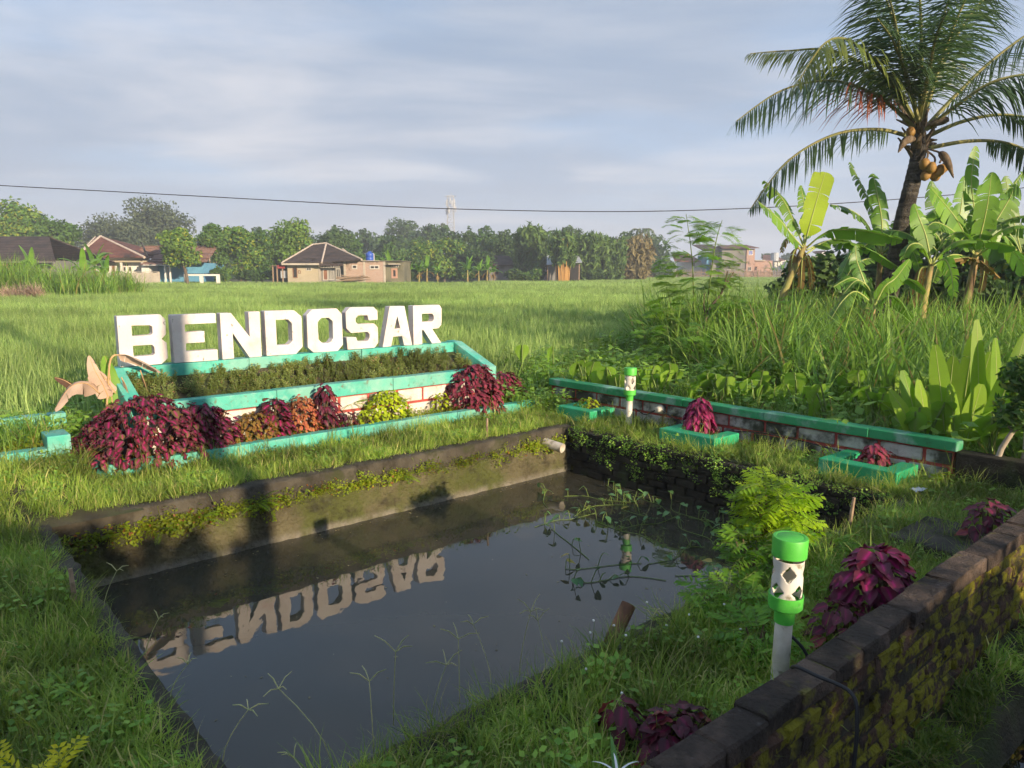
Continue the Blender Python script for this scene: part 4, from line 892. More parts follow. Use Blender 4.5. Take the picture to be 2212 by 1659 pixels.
# ================================================================== trees: crown of many small leaf clumps
m_bark = surf('bark', (.10, .075, .05), (.17, .135, .10), 7, .9, [((.04, .035, .025), 4, .5, .7, .7)], .6, 30, .02, stretch=(1, 1, .3))
m_palebark = surf('pale_bark', (.30, .25, .19), (.38, .33, .26), 5, .9, (), .3, 20)
LF = {}
def lf(nm, c1, c2, trans=.3, c3=None, dry=0., patch=.2):
    if nm not in LF: LF[nm] = leafm(nm, c1, c2, trans, .6, None, .2, patch, c3, dry)
    return LF[nm]
f_mid = lf('mid_green_crown', (.05, .12, .028), (.12, .215, .045), c3=(.22, .27, .04), dry=.04)
f_lit = lf('yellow_green_crown', (.06, .15, .028), (.18, .285, .045), c3=(.30, .34, .04), dry=.08)
f_dark = lf('dark_crown', (.035, .08, .024), (.085, .145, .04))
f_grey = lf('grey_green_crown', (.060, .088, .050), (.105, .135, .07), .2)
f_bamb = lf('bamboo_leaves', (.065, .13, .035), (.125, .205, .05), .3)
f_dryb = lf('dry_bamboo_leaves', (.16, .14, .06), (.24, .20, .09), .25)
def leafcloud(centers, radii, N, size, elong=1.6, squash=1., up=.35, droop=0., hollow=.5):
    centers = np.asarray(centers, float); radii = np.asarray(radii, float); w_ = radii**2; k = rng.choice(len(radii), N, p=w_/w_.sum())
    d = rng.normal(size=(N, 3)); d /= np.linalg.norm(d, axis=1)[:, None]; rr = radii[k]*(hollow+(1.06-hollow)*rng.uniform(0, 1, N)**.6)
    rr *= 1+.18*np.sin(5*d[:, 0]+k*1.7)*np.sin(4*d[:, 2]+k)
    p = centers[k]+d*rr[:, None]*np.array([1, 1, squash])
    nrm = d*.6+rng.normal(size=(N, 3))*.55+np.array([0, 0, up]); nrm /= np.linalg.norm(nrm, axis=1)[:, None]
    t = np.cross(nrm, rng.normal(size=(N, 3))); t[:, 2] -= droop; t /= np.linalg.norm(t, axis=1)[:, None]; b = np.cross(nrm, t)
    s = size*rng.uniform(.55, 1.35, N)[:, None]; e = elong
    V = np.stack([p-t*s*e*.5, p-b*s*.45+t*s*.05, p+t*s*e*.5, p+b*s*.45+t*s*.05], 1).reshape(-1, 3)
    F = (np.arange(N)[:, None]*4+np.arange(4)).tolist(); lt = rng.uniform(0, .45, len(radii))
    return V, F, np.clip(lt[k]+rng.uniform(0, .55, N), 0, 1)*.999
def tree(name, label, base, h, cr, ch, N, size, mat, tr=.14, lobes=9, cat='tree', group=None, bark=None, elong=1.6, droop=0., lean=(0, 0), squash=.8, hollow=.45, airy=1., trunkh=None, limbs=True, stems=1, up=.35):
    x, y = base[0], base[1]; z0 = base[2] if len(base) > 2 else 0.
    t = thing(name, (x, y, z0), label, cat, group); cz = z0+h-ch/2; cs, rs = [], []
    for i in range(lobes):
        a = i*2.4+U(-.5, .5); q = (i+.5)/lobes; r_ = cr*.66*math.sqrt(q)*U(.8, 1.1); zz_ = cz+ch*.5*U(-.62, .70)*math.sqrt(max(0, 1-(r_/cr)**2))
        cs.append((x+lean[0]+r_*math.cos(a), y+lean[1]+r_*math.sin(a)*.9, zz_)); rs.append(cr*U(.36, .56)*airy)
    cs.append((x+lean[0]+U(-.1, .1)*cr, y+lean[1], cz+ch*.5-cr*.36)); rs.append(cr*.38)
    mb = MB(); th = trunkh or (h-ch*.75)
    for si in range(stems):
        ox = (si-(stems-1)/2)*tr*3; fk = Vector((x+lean[0]*.5+ox*1.5, y+lean[1]*.5, z0+th))
        mb.tube(smooth_path([(x+ox, y, z0-.1), (x+ox+lean[0]*.15+U(-.1, .1), y, z0+th*.5), tuple(fk)], 3), [tr*1.25]+[tr*(1.1-.4*i/6) for i in range(6)], 8)
        if limbs:
            for i, c_ in enumerate(cs):
                if i % stems == si and (i % 2 == 0 or lobes < 8):
                    m_ = fk.lerp(Vector(c_), .5)+Vector((U(-.2, .2), U(-.2, .2), .08*h)); mb.tube(smooth_path([tuple(fk), tuple(m_), c_], 3), [tr*.6*(1-.11*j) for j in range(7)], 5)
    mb.build('trunk', bark or m_bark, t, True)
    V, F, T = leafcloud(cs, rs, N, size, elong, squash, up, droop, hollow); MB().add(V, F, T).build('crown', mat, t)
    return t
# ------------------------------------------------------------------ coconut palm
PYD = 13.5
m_palmtrunk = surf('palm_trunk', (.050, .044, .037), (.10, .088, .072), 4, .95, [((.022, .019, .016), 3, .45, .60, .85, (.5, .5, 4)), ((.05, .062, .03), 4, .6, .75, .5)], .9, 14, .05, stretch=(.6, .6, 5))
m_frond = leafm('palm_leaflet', (.042, .090, .036), (.085, .140, .048), .35, .42, spec=.5, patch=.15)
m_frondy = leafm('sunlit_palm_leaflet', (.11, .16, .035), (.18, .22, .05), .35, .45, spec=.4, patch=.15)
m_rachis = surf('palm_rib', (.15, .16, .05), (.21, .19, .065), 4, .6, (), 0)
m_redrib = leafm('dying_palm_leaflet', (.28, .07, .035), (.35, .12, .05), .2, .6)
m_husk = surf('palm_fibre', (.12, .085, .055), (.20, .15, .10), 14, .95, [((.04, .03, .02), 8, .5, .7, .7)], .7, 50, .01)
m_coco = surf('coconut', (.24, .13, .035), (.31, .18, .05), 6, .6, [((.18, .10, .03), 9, .55, .75, .6)], .2, 30)
palm = thing('coconut_palm', at(1897, 775, PYD)*1, 'coconut palm with leaning dark trunk and drooping fronds at the right', 'palm')
palm.location.z = 0
tp = smooth_path([at(1893, 780, PYD), at(1908, 690, PYD), at(1930, 590, PYD), at(1950, 480, PYD), at(1972, 390, PYD), at(1983, 335, PYD), at(1984, 275, PYD)], 9)
mb = MB(); mb.tube(tp, [(.168-.055*i/len(tp)+.05*max(0, 1-i/8))*(1+(.045 if i % 2 else -.01)) for i in range(len(tp))], 14); mb.build('trunk', m_palmtrunk, palm, True)
def frond(parent, P, ll, mat, Nl=72, q0=.14, wl_=.034, hang=1.15, red=None, name='frond'):
    P = smooth_path(P, 8); mb = MB(); m = len(P); Ls = [0]
    for i in range(1, m): Ls.append(Ls[-1]+(P[i]-P[i-1]).length)
    mb.tube(P, [max(.006, .042*(1-.86*i/m)) for i in range(m)], 5, mi=1)
    for i in range(Nl):
        q = q0+(1-q0)*i/(Nl-1); L = q*Ls[-1]; k = max(0, min(m-2, int(np.searchsorted(Ls, L))-1)); f_ = (L-Ls[k])/max(1e-6, Ls[k+1]-Ls[k]); p = P[k].lerp(P[k+1], min(1, f_))
        T = (P[k+1]-P[k]).normalized(); S = T.cross(Vector((0, 0, 1)));
        S = S.normalized() if S.length > .2 else Vector((0, 1, 0)).cross(T).normalized()
        l = ll*(.35+.75*math.sin(PI*min(1, (q-q0)/(1-q0)*.9+.12))**.8)*U(.85, 1.1)
        if i == Nl-1: l *= .8
        for sx_ in (-1, 1):
            if random.random() < .03: continue
            d = (S*sx_*U(.62, .85)+T*U(.45, .7)+Vector((0, 0, U(-.25, .2)))).normalized(); w_ = (T-d*T.dot(d)).normalized(); pts = [p]; dd = d.copy()
            for j in range(3): dd = (dd+Vector((0, 0, -hang*U(.25, .5)))).normalized(); pts.append(pts[-1]+dd*l/3)
            ww = wl_*U(.8, 1.1)
            vv = [pts[0]-w_*ww*.25, pts[0]+w_*ww*.25, pts[1]-w_*ww*.5, pts[1]+w_*ww*.5, pts[2]-w_*ww*.35, pts[2]+w_*ww*.35, pts[3]]
            mb.add([tuple(v) for v in vv], [(0, 1, 3, 2), (2, 3, 5, 4), (4, 5, 6)], U(0, 1), 2 if (red and red[0] < q < red[1]) else 0)
    return mb.build(name, [mat, m_rachis, m_redrib], parent)
def VP(pts, dz=0.): return [at(x, y, PYD+d+dz) for x, y, d in pts]
FR = [([(1980, 300, 0), (1900, 280, -.2), (1800, 292, -.4), (1700, 350, -.6), (1622, 450, -.7)], .70, m_frond, None),
      ([(1975, 275, 0), (1900, 210, -.3), (1800, 175, -.5), (1690, 195, -.7), (1590, 262, -.9)], .95, m_frond, (.0, .40)),
      ([(1978, 265, 0), (1935, 190, -.5), (1880, 125, -1.0), (1830, 85, -1.3), (1780, 95, -1.6), (1725, 175, -1.8)], .80, m_frondy, None),
      ([(1978, 262, .2), (1900, 165, .4), (1800, 110, .6), (1700, 110, .8), (1620, 116, .9)], .62, m_frondy, None),
      ([(1978, 268, .4), (1920, 195, .9), (1850, 150, 1.3), (1780, 150, 1.6), (1720, 190, 1.8)], .75, m_frond, None),
      ([(1982, 258, 0), (1950, 130, .3), (1915, 0, .5), (1870, -110, .7)], 1.0, m_frond, None),
      ([(1986, 256, 0), (1990, 110, -.4), (1985, -30, -.7), (1970, -150, -.9)], 1.15, m_frond, None),
      ([(1990, 256, .1), (2020, 100, .2), (2060, -30, .3), (2110, -130, .4)], 1.0, m_frond, None),
      ([(1992, 258, -.1), (2040, 110, -.4), (2090, -10, -.7), (2150, -90, -.9)], 1.1, m_frond, None),
      ([(1992, 258, .4), (2045, 120, 1.0), (2105, 20, 1.5), (2180, -50, 1.9)], .95, m_frond, None),
      ([(1983, 258, -.3), (1950, 140, -.7), (1930, 30, -1.0), (1900, -70, -1.3)], 1.05, m_frond, None),
      ([(1986, 260, -.2), (2005, 160, -.9), (2025, 70, -1.5), (2050, 20, -2.0)], .8, m_frond, None),
      ([(1984, 260, -.2), (1960, 170, -.8), (1930, 90, -1.3), (1895, 40, -1.6)], .8, m_frond, None),
      ([(2000, 275, .1), (2070, 200, .2), (2150, 125, .3), (2250, 60, .4), (2350, 60, .5)], .95, m_frond, None),
      ([(2000, 280, -.2), (2070, 225, -.6), (2150, 175, -.9), (2250, 165, -1.1), (2330, 230, -1.3)], .95, m_frond, None),
      ([(2002, 295, 0), (2080, 262, -.1), (2170, 248, -.2), (2270, 270, -.3), (2360, 330, -.4)], .60, m_frond, None),
      ([(2004, 320, 0), (2090, 305, .2), (2170, 308, .3), (2230, 335, .4), (2280, 400, .5)], .5, m_frond, None)]
for P_, l_, m_, rd in FR: frond(palm, VP(P_), l_*1.05, m_, red=rd, q0=(.42 if P_[0][1] >= 295 and P_[0][0] > 1990 else .17))
mb = MB()
for i in range(26):      # leaf bases, fibre and dead spathes round the crown shaft
    a = U(0, 2*PI); p = at(1984+U(-12, 14), U(270, 345), PYD); d = Vector((math.cos(a), math.sin(a), U(.3, 1.4))).normalized(); mb.tube([p, p+d*U(.12, .25), p+d*U(.3, .5)+Vector((0, 0, U(-.15, .1)))], [.06, .04, .012], 5)
mb.build('leaf_bases', m_husk, palm)
def spathe(a, b_, c_, mat):
    MB().tube(smooth_path([at(*a, PYD-.25), at(*b_, PYD-.4), at(*c_, PYD-.45)], 5), [.03, .05, .06, .07, .07, .065, .06, .05, .03, .02, .006], 7).build('dead_spathe', mat, palm, True)
spathe((1975, 300), (1955, 305), (1940, 330), m_husk); spathe((2030, 330), (2045, 345), (2060, 385), m_husk); spathe((2005, 270), (2040, 260), (2050, 262), m_husk)
cm = MB().lathe([(0, -.125), (.055, -.11), (.095, -.05), (.10, .01), (.075, .08), (.03, .118), (0, .122)], 14).mesh('coconut', m_coco, smooth=True)
for (x, y, d) in [(1967, 285, -.28), (1998, 355, -.25), (2012, 362, -.32), (2030, 368, -.25), (2020, 378, -.18), (2000, 378, -.22), (2040, 362, -.12)]:
    inst('coconut', cm, palm, TR(at(x, y, PYD+d), U(0, 6), U(-.5, .5), U(-.5, .5), U(.72, .92)))
mb = MB()
for (x, y) in [(2000, 350), (2030, 352), (2015, 360)]: mb.tube(smooth_path([at(1990, 318, PYD), at(x+4, y-20, PYD-.2), at(x, y, PYD-.25)], 4), .018, 5)
mb.build('fruit_stalks', m_husk, palm)
# ------------------------------------------------------------------ bananas
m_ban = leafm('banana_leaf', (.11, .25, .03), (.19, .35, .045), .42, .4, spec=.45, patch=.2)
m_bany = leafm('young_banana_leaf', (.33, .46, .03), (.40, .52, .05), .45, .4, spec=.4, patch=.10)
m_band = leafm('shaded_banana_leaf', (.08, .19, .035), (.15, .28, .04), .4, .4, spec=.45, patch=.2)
m_banbrown = leafm('withered_banana_leaf', (.12, .08, .025), (.26, .17, .05), .25, .7, patch=.3)
m_banstem = surf('banana_stem', (.36, .27, .10), (.24, .25, .08), 4, .7, [((.12, .065, .035), 5, .46, .60, .9, (1, 1, .3))], .3, 25, .01)
def banana(label, Y, stem, leaves, r=.11, group='banana plants below the coconut palm', smat=None, more=3):
    S = [at(x, y, Y) for x, y in stem]; t = thing('banana_plant', (S[0].x, S[0].y, 0), label, 'banana plant', group)
    b0 = S[0].copy(); d0 = (S[0]-S[1]).normalized(); b0 = S[0]+d0*(S[0].z/max(.2, -d0.z)) if d0.z < 0 else b0
    pth = smooth_path([b0]+S, 5); mb = MB(); mb.tube(pth, [r*.72*(1.1-.5*i/len(pth)) for i in range(len(pth))], 10); mb.build('pseudostem', smat or m_banstem, t, True)
    for pts, wd_, mat, torn, roll in leaves: blade_leaf(t, [at(x, y, Y+d) for x, y, d in pts], wd_*(1.02 if mat is not m_bany else 1.2), mat, (torn if mat is m_bany else min(.85, torn+.25)), roll, tip=(.93 if mat is m_bany else .62), M_=34)
    for k in range(more):        # more leaves arching out all round
        c_ = S[-1]; a = k*1.57+U(-.5, .5); d = Vector((math.cos(a), math.sin(a), 0)); l = U(.75, 1.05)*(r/.1); blade_leaf(t, [c_, c_+d*.35*l+Vector((0, 0, .55*l)), c_+d*.9*l+Vector((0, 0, .75*l)), c_+d*1.45*l+Vector((0, 0, .35*l))], .34*l, random.choice((m_ban, m_band)), U(.2, .7), U(.1, .8), tip=.62, M_=30)
    for k in range(2):        # dead leaves folded down along the stem
        c_ = S[-1]; a = U(0, 6); d = Vector((math.cos(a), math.sin(a), 0)); blade_leaf(t, [c_+Vector((0, 0, -.05)), c_+d*.16+Vector((0, 0, -.08)), c_+d*.20+Vector((0, 0, -.4)), c_+d*.16+Vector((0, 0, -.75))], .16, m_banbrown, .7, U(0, 1.5))
    return t
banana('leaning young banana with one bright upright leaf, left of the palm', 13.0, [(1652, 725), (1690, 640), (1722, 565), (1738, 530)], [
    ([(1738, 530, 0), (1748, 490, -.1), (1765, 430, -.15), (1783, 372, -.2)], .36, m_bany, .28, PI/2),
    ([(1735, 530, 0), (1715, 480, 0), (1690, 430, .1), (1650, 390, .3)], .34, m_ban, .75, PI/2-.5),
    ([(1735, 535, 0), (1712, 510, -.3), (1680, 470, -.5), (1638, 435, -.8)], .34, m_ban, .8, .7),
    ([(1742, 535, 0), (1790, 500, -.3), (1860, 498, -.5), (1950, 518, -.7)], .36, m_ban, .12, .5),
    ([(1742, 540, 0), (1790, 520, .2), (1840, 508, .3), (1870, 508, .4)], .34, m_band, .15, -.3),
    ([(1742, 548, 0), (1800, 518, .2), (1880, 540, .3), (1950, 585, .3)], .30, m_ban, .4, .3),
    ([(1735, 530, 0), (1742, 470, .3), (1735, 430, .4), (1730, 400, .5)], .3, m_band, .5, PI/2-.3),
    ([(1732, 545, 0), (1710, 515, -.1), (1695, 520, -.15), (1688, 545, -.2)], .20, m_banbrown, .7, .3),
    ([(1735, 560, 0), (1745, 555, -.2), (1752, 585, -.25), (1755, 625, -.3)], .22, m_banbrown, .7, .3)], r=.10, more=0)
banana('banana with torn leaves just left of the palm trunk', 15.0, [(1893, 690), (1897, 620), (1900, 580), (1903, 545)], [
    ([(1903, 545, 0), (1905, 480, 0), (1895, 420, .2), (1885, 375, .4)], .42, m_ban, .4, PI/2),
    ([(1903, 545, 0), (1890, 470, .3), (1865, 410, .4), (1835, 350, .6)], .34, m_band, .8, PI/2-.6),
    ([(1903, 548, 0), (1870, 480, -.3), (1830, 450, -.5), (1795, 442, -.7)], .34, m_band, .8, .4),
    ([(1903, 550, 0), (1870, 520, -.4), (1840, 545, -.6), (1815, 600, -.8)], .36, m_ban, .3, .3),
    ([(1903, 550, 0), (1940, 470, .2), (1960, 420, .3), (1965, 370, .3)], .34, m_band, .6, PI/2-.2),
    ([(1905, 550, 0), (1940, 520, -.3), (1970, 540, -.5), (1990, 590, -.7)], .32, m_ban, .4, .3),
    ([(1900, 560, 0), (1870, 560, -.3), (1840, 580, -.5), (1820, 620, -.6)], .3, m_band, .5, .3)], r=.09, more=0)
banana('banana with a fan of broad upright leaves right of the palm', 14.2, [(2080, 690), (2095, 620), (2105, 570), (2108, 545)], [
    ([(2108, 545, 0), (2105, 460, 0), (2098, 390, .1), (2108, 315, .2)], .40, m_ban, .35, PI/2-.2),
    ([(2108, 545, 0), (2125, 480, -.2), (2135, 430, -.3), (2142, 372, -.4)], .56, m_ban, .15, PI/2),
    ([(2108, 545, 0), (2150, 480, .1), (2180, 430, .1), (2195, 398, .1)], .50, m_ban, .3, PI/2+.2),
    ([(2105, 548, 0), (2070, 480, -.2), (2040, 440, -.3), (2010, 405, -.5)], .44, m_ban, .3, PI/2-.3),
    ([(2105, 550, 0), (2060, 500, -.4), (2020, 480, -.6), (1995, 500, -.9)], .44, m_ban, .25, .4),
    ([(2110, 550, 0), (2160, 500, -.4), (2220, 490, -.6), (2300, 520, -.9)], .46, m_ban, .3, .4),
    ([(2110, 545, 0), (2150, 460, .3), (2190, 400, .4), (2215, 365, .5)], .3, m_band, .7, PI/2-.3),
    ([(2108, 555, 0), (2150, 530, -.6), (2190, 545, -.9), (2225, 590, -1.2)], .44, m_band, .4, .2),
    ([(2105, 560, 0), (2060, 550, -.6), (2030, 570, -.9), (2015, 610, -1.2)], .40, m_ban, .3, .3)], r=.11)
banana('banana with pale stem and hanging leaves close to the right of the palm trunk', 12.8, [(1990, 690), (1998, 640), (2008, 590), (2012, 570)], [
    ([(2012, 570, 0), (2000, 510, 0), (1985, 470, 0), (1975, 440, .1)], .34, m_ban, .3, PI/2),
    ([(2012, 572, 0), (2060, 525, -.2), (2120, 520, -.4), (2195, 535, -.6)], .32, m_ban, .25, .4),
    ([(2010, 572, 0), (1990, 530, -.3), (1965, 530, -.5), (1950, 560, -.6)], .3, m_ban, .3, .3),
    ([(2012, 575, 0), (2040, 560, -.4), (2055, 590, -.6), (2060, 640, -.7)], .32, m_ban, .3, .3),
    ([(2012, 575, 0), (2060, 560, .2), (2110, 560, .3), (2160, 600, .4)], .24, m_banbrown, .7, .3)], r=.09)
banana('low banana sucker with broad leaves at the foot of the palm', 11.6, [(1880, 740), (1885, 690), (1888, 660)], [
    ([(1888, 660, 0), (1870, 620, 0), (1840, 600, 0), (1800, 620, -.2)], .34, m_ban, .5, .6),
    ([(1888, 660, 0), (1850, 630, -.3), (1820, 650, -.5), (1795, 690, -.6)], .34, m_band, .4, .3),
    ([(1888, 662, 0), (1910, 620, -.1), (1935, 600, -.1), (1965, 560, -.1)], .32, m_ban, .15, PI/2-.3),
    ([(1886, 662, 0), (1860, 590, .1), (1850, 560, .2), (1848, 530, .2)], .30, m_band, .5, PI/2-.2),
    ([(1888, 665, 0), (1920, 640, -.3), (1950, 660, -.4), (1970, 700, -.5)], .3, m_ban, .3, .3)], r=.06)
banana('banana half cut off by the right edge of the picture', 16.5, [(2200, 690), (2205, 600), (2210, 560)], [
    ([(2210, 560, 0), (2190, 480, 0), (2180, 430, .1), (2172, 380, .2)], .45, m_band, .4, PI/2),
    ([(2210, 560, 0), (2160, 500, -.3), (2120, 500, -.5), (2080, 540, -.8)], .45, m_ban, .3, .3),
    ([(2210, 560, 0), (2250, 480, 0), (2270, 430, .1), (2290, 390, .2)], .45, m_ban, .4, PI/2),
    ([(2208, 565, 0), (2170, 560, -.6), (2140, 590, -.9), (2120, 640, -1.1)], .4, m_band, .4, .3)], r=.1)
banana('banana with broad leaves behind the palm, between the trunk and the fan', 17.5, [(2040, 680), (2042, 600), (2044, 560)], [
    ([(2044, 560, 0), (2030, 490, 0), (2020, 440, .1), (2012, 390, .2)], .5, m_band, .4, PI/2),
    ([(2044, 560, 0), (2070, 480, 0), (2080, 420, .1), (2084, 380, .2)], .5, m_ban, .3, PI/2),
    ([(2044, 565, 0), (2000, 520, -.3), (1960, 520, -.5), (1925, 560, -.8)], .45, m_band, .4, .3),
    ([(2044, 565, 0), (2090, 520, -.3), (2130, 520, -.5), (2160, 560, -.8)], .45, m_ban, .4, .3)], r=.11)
# dense shrubs behind the bananas on the right
for X, Y, h, c_, m_, lab in [(11.6, 18.5, 3.2, 1.7, f_dark, 'dark dense shrub behind the bananas at the right edge'), (9.6, 19.5, 2.6, 1.5, f_dark, 'dark shrub behind the palm trunk'), (13.2, 17.0, 2.6, 1.6, f_mid, 'green shrub cut by the right edge, under the banana leaves'), (7.7, 18.6, 2.0, 1.2, f_dark, 'low dark shrub behind the torn leaved banana'), (10.6, 15.6, 2.0, 1.3, f_mid, 'leafy green shrub between the palm and the fan of bananas'), (11.6, 14.2, 1.9, 1.2, f_mid, 'leafy shrub under the bananas at the right edge'), (9.2, 15.2, 1.5, 1.0, f_dark, 'low leafy shrub right behind the foot of the palm')]:
    tree('shrub', lab, (X, Y), h, c_, h*.9, 3400, .15, m_, .05, 10, 'shrub', trunkh=h*.3)
tree('shrub', 'thin stemmed shrub with small leaves at the right edge beside the boundary wall', tuple(gnd(2172, 1058)), 1.05, .34, .72, 2600, .035, f_mid, .022, 9, 'shrub', bark=m_palebark, lean=(.12, 0), trunkh=.45, stems=2, elong=2.2)
# ------------------------------------------------------------------ feathery saplings
m_sap = leafm('sapling_leaf', (.13, .30, .045), (.28, .46, .06), .42, .5, patch=.2)
sapl = [pinnate('sapling_leaf', U(.34, .48), 8, .14, 6, m_sap, m_gstem, U(.6, 1.2), sub_w=.026) for _ in range(5)]
def sapling(label, Y, stems, leaves_at, sc_=1.):
    S = [at(x, y, Y) for x, y in stems[0]]; t = thing('feathery_sapling', (S[0].x, S[0].y, 0), label, 'sapling'); mb = MB()
    for st in stems:
        pts = [at(x, y, Y+U(-.05, .05)) for x, y in st]; mb.tube(smooth_path(pts, 4), [.018*(1-.75*i/(4*(len(pts)-1))) for i in range(4*(len(pts)-1)+1)], 5)
    mb.build('stems', m_gstem, t)
    for (x0, x1, y0, y1, k) in leaves_at:
        for i in range(k):
            p = at(U(x0, x1), U(y0, y1), Y+U(-.45, .45)); ax_ = (p.x-at((x0+x1)/2, y0, Y).x); a = (-PI/2 if ax_ > 0 else PI/2)+U(-.9, .9)
            inst('leaf', random.choice(sapl), t, TR(p, a, U(-.1, .6), U(-.3, .3), sc_*U(.5, .85)))
sapling('tall feathery sapling rising against the sky in the middle of the weeds', 12.5, [[(1505, 800), (1500, 690), (1495, 560), (1482, 462)], [(1520, 790), (1530, 640), (1545, 530), (1560, 475)], [(1490, 800), (1460, 700), (1440, 620)], [(1520, 800), (1570, 700), (1600, 640)]],
        [(1455, 1515, 465, 550, 30), (1525, 1585, 475, 560, 30), (1440, 1575, 545, 620, 60), (1425, 1580, 600, 700, 110), (1430, 1600, 660, 770, 110)])
sapling('low pale feathery sapling in front of the tall one', 10.6, [[(1470, 830), (1450, 760), (1440, 700)], [(1480, 830), (1490, 760), (1500, 730)]], [(1390, 1510, 690, 790, 60)], .8)
sapling('feathery sapling beside the leaning banana stem', 12.0, [[(1640, 780), (1630, 700), (1620, 650)], [(1640, 780), (1670, 720), (1690, 690)]], [(1560, 1700, 650, 770, 65)], .8)
mb = MB(); B_ = lambda x, y: at(x, y, 12.4)
t = thing('dead_branch', B_(1500, 770), 'bare brown dead branch with forked tip beside the tall sapling', 'branch')
mb.tube(smooth_path([B_(1508, 790), B_(1515, 720), B_(1535, 665), B_(1560, 630), B_(1572, 585)], 5), [.035-.0012*i for i in range(21)], 6); mb.tube([B_(1560, 628), B_(1585, 588)], [.02, .008], 5); mb.tube(smooth_path([B_(1525, 690), B_(1520, 655), B_(1524, 630)], 3), [.018, .016, .014, .012, .010, .008, .006], 5)
mb.build('limb', m_bark, t, True)
# ------------------------------------------------------------------ taro and turmeric
m_taro = leafm('taro_leaf', (.17, .33, .04), (.27, .43, .06), .45, .45, (.20, .30, .06), patch=.15)
hp = lambda q: [.55, .9, 1., .97, .82, .62, .38, .18, .02][min(8, int(q*8+.5))]
tarom = [leafmesh('taro_leaf', .30, .22, m_taro, .15, .5, 8, hp, .006, midw=.2, seed=i) for i in range(4)]
def taro(x, y, spec, lab, grp='taro plants behind the boundary wall'):
    t = thing('taro', (x, y, 0), lab, 'taro', grp); mb = MB()
    for dx, dy, z, az, pit, s_ in spec:
        p = Vector((x+dx, y+dy, z)); mb.tube(smooth_path([(x, y, 0), (x+dx*.4, y+dy*.4, z*.6), tuple(p)], 3), .009, 5); inst('leaf', random.choice(tarom), t, TR(p, az, pit, 0, s_))
    mb.build('stalks', m_gstem, t)
p = at(1128, 765, 9.6); taro(p.x, p.y, [(0, 0, p.z+.12, .1, -1.25, .85)], 'tall single heart shaped taro leaf right of the planter')
p = at(1195, 765, 9.6); taro(p.x, p.y, [(0, 0, p.z+.10, 1.0, -1.0, .75)], 'folded taro leaf right of the tall heart shaped one')
for i in range(30):
    s, n = [U(4.8, 5.5), U(.3, 6.2)] if i < 22 else [U(5.5, 6.6), U(1, 5)]; x, y, _ = W(s, n)
    taro(x, y, [(U(-.12, .12), U(-.12, .12), U(.36, .58), U(-.9, .9), U(-1.25, -.5), U(.7, 1.05)) for _ in range(random.randint(3, 5))], 'low taro plant in the weeds behind the green coping', 'low taro plants behind the green coping')
m_turm = leafm('turmeric_leaf', (.15, .28, .03), (.24, .37, .04), .45, .4, (.14, .17, .03), patch=.15)
t = thing('turmeric_clump', (4.3, 6.6, 0), 'clump of large pale green lance shaped leaves behind the end of the boundary wall', 'plant')
TL = [((1990, 955), (1905, 870), .18), ((2000, 960), (1950, 800), .2), ((2080, 970), (2120, 830), .22), ((2140, 965), (2180, 800), .22), ((2010, 950), (1985, 820), .20), ((2030, 960), (1960, 830), .2), ((2010, 960), (1922, 842), .2), ((2040, 950), (2060, 770), .22), ((2060, 960), (2080, 800), .24), ((2080, 955), (2140, 760), .2), ((2100, 960), (2160, 820), .24), ((2050, 960), (2020, 745), .18), ((2070, 950), (2105, 720), .18), ((2120, 960), (2200, 770), .2), ((2130, 960), (2230, 850), .22), ((2000, 965), (1930, 900), .18), ((2030, 975), (1980, 870), .2), ((2090, 980), (2085, 850), .22), ((2110, 970), (2190, 880), .2), ((2150, 950), (2215, 720), .2), ((2045, 975), (2035, 870), .2), ((2160, 960), (2150, 730), .18), ((2070, 970), (2050, 830), .22), ((2120, 950), (2110, 690), .16)]
for i, (a, b_, w_) in enumerate(TL):
    Y = 6.0+U(0, .8); A, B2 = at(*a, Y), at(*b_, Y+U(-.25, .25)); A.z = max(A.z-.2, 0); M2 = A.lerp(B2, .55)+Vector((0, 0, .05)); blade_leaf(t, [A, M2, B2], w_*.95, m_turm, .02, PI/2+U(-.7, .7), .22, .12, .006, M_=12, tip=.35)
# ================================================================== village across the field
m_cream = surf('cream_plaster', (.44, .38, .27), (.38, .33, .235), .5, .9, [((.20, .17, .12), .8, .55, .75, .5)], .2, 5)
m_greyp = surf('grey_plaster', (.16, .155, .145), (.24, .23, .21), .5, .9, [((.08, .08, .07), .7, .5, .7, .6)], .2, 5)
m_moss = surf('mossy_plaster', (.13, .125, .085), (.19, .18, .12), .5, .9, [((.06, .07, .04), .6, .45, .65, .7)], .2, 5)
m_hwhite = surf('white_house_paint', (.72, .70, .66), (.66, .63, .59), .6, .8, [((.4, .36, .3), .8, .6, .8, .4)], .1, 5)
m_hblue = surf('blue_house_paint', (.09, .26, .42), (.12, .32, .48), .6, .8, (), .1, 5)
m_panel = surf('concrete_panel', (.38, .34, .28), (.46, .41, .34), .8, .9, [((.2, .18, .15), .9, .55, .75, .6)], .2, 5)
m_dim = surf('dark_opening', (.025, .025, .025), (.04, .035, .03), 1, .3, (), 0)
m_frame = surf('pale_frame', (.55, .53, .48), (.48, .46, .42), 1, .7, (), 0)
m_door = surf('brown_door', (.20, .09, .05), (.26, .13, .07), 1, .6, (), 0)
m_orf = surf('orange_frame', (.44, .26, .19), (.38, .22, .16), 1, .7, (), 0)
m_tank = surf('blue_tank_plastic', (.03, .08, .36), (.04, .10, .42), 1, .35, (), 0)
m_ridge = surf('pale_ridge_tile', (.40, .33, .27), (.48, .41, .34), 2, .9, (), .2, 9)
m_metal = surf('galvanised_steel', (.34, .35, .37), (.28, .29, .31), 1, .5, (), 0, metal=.0)
m_orwall = None
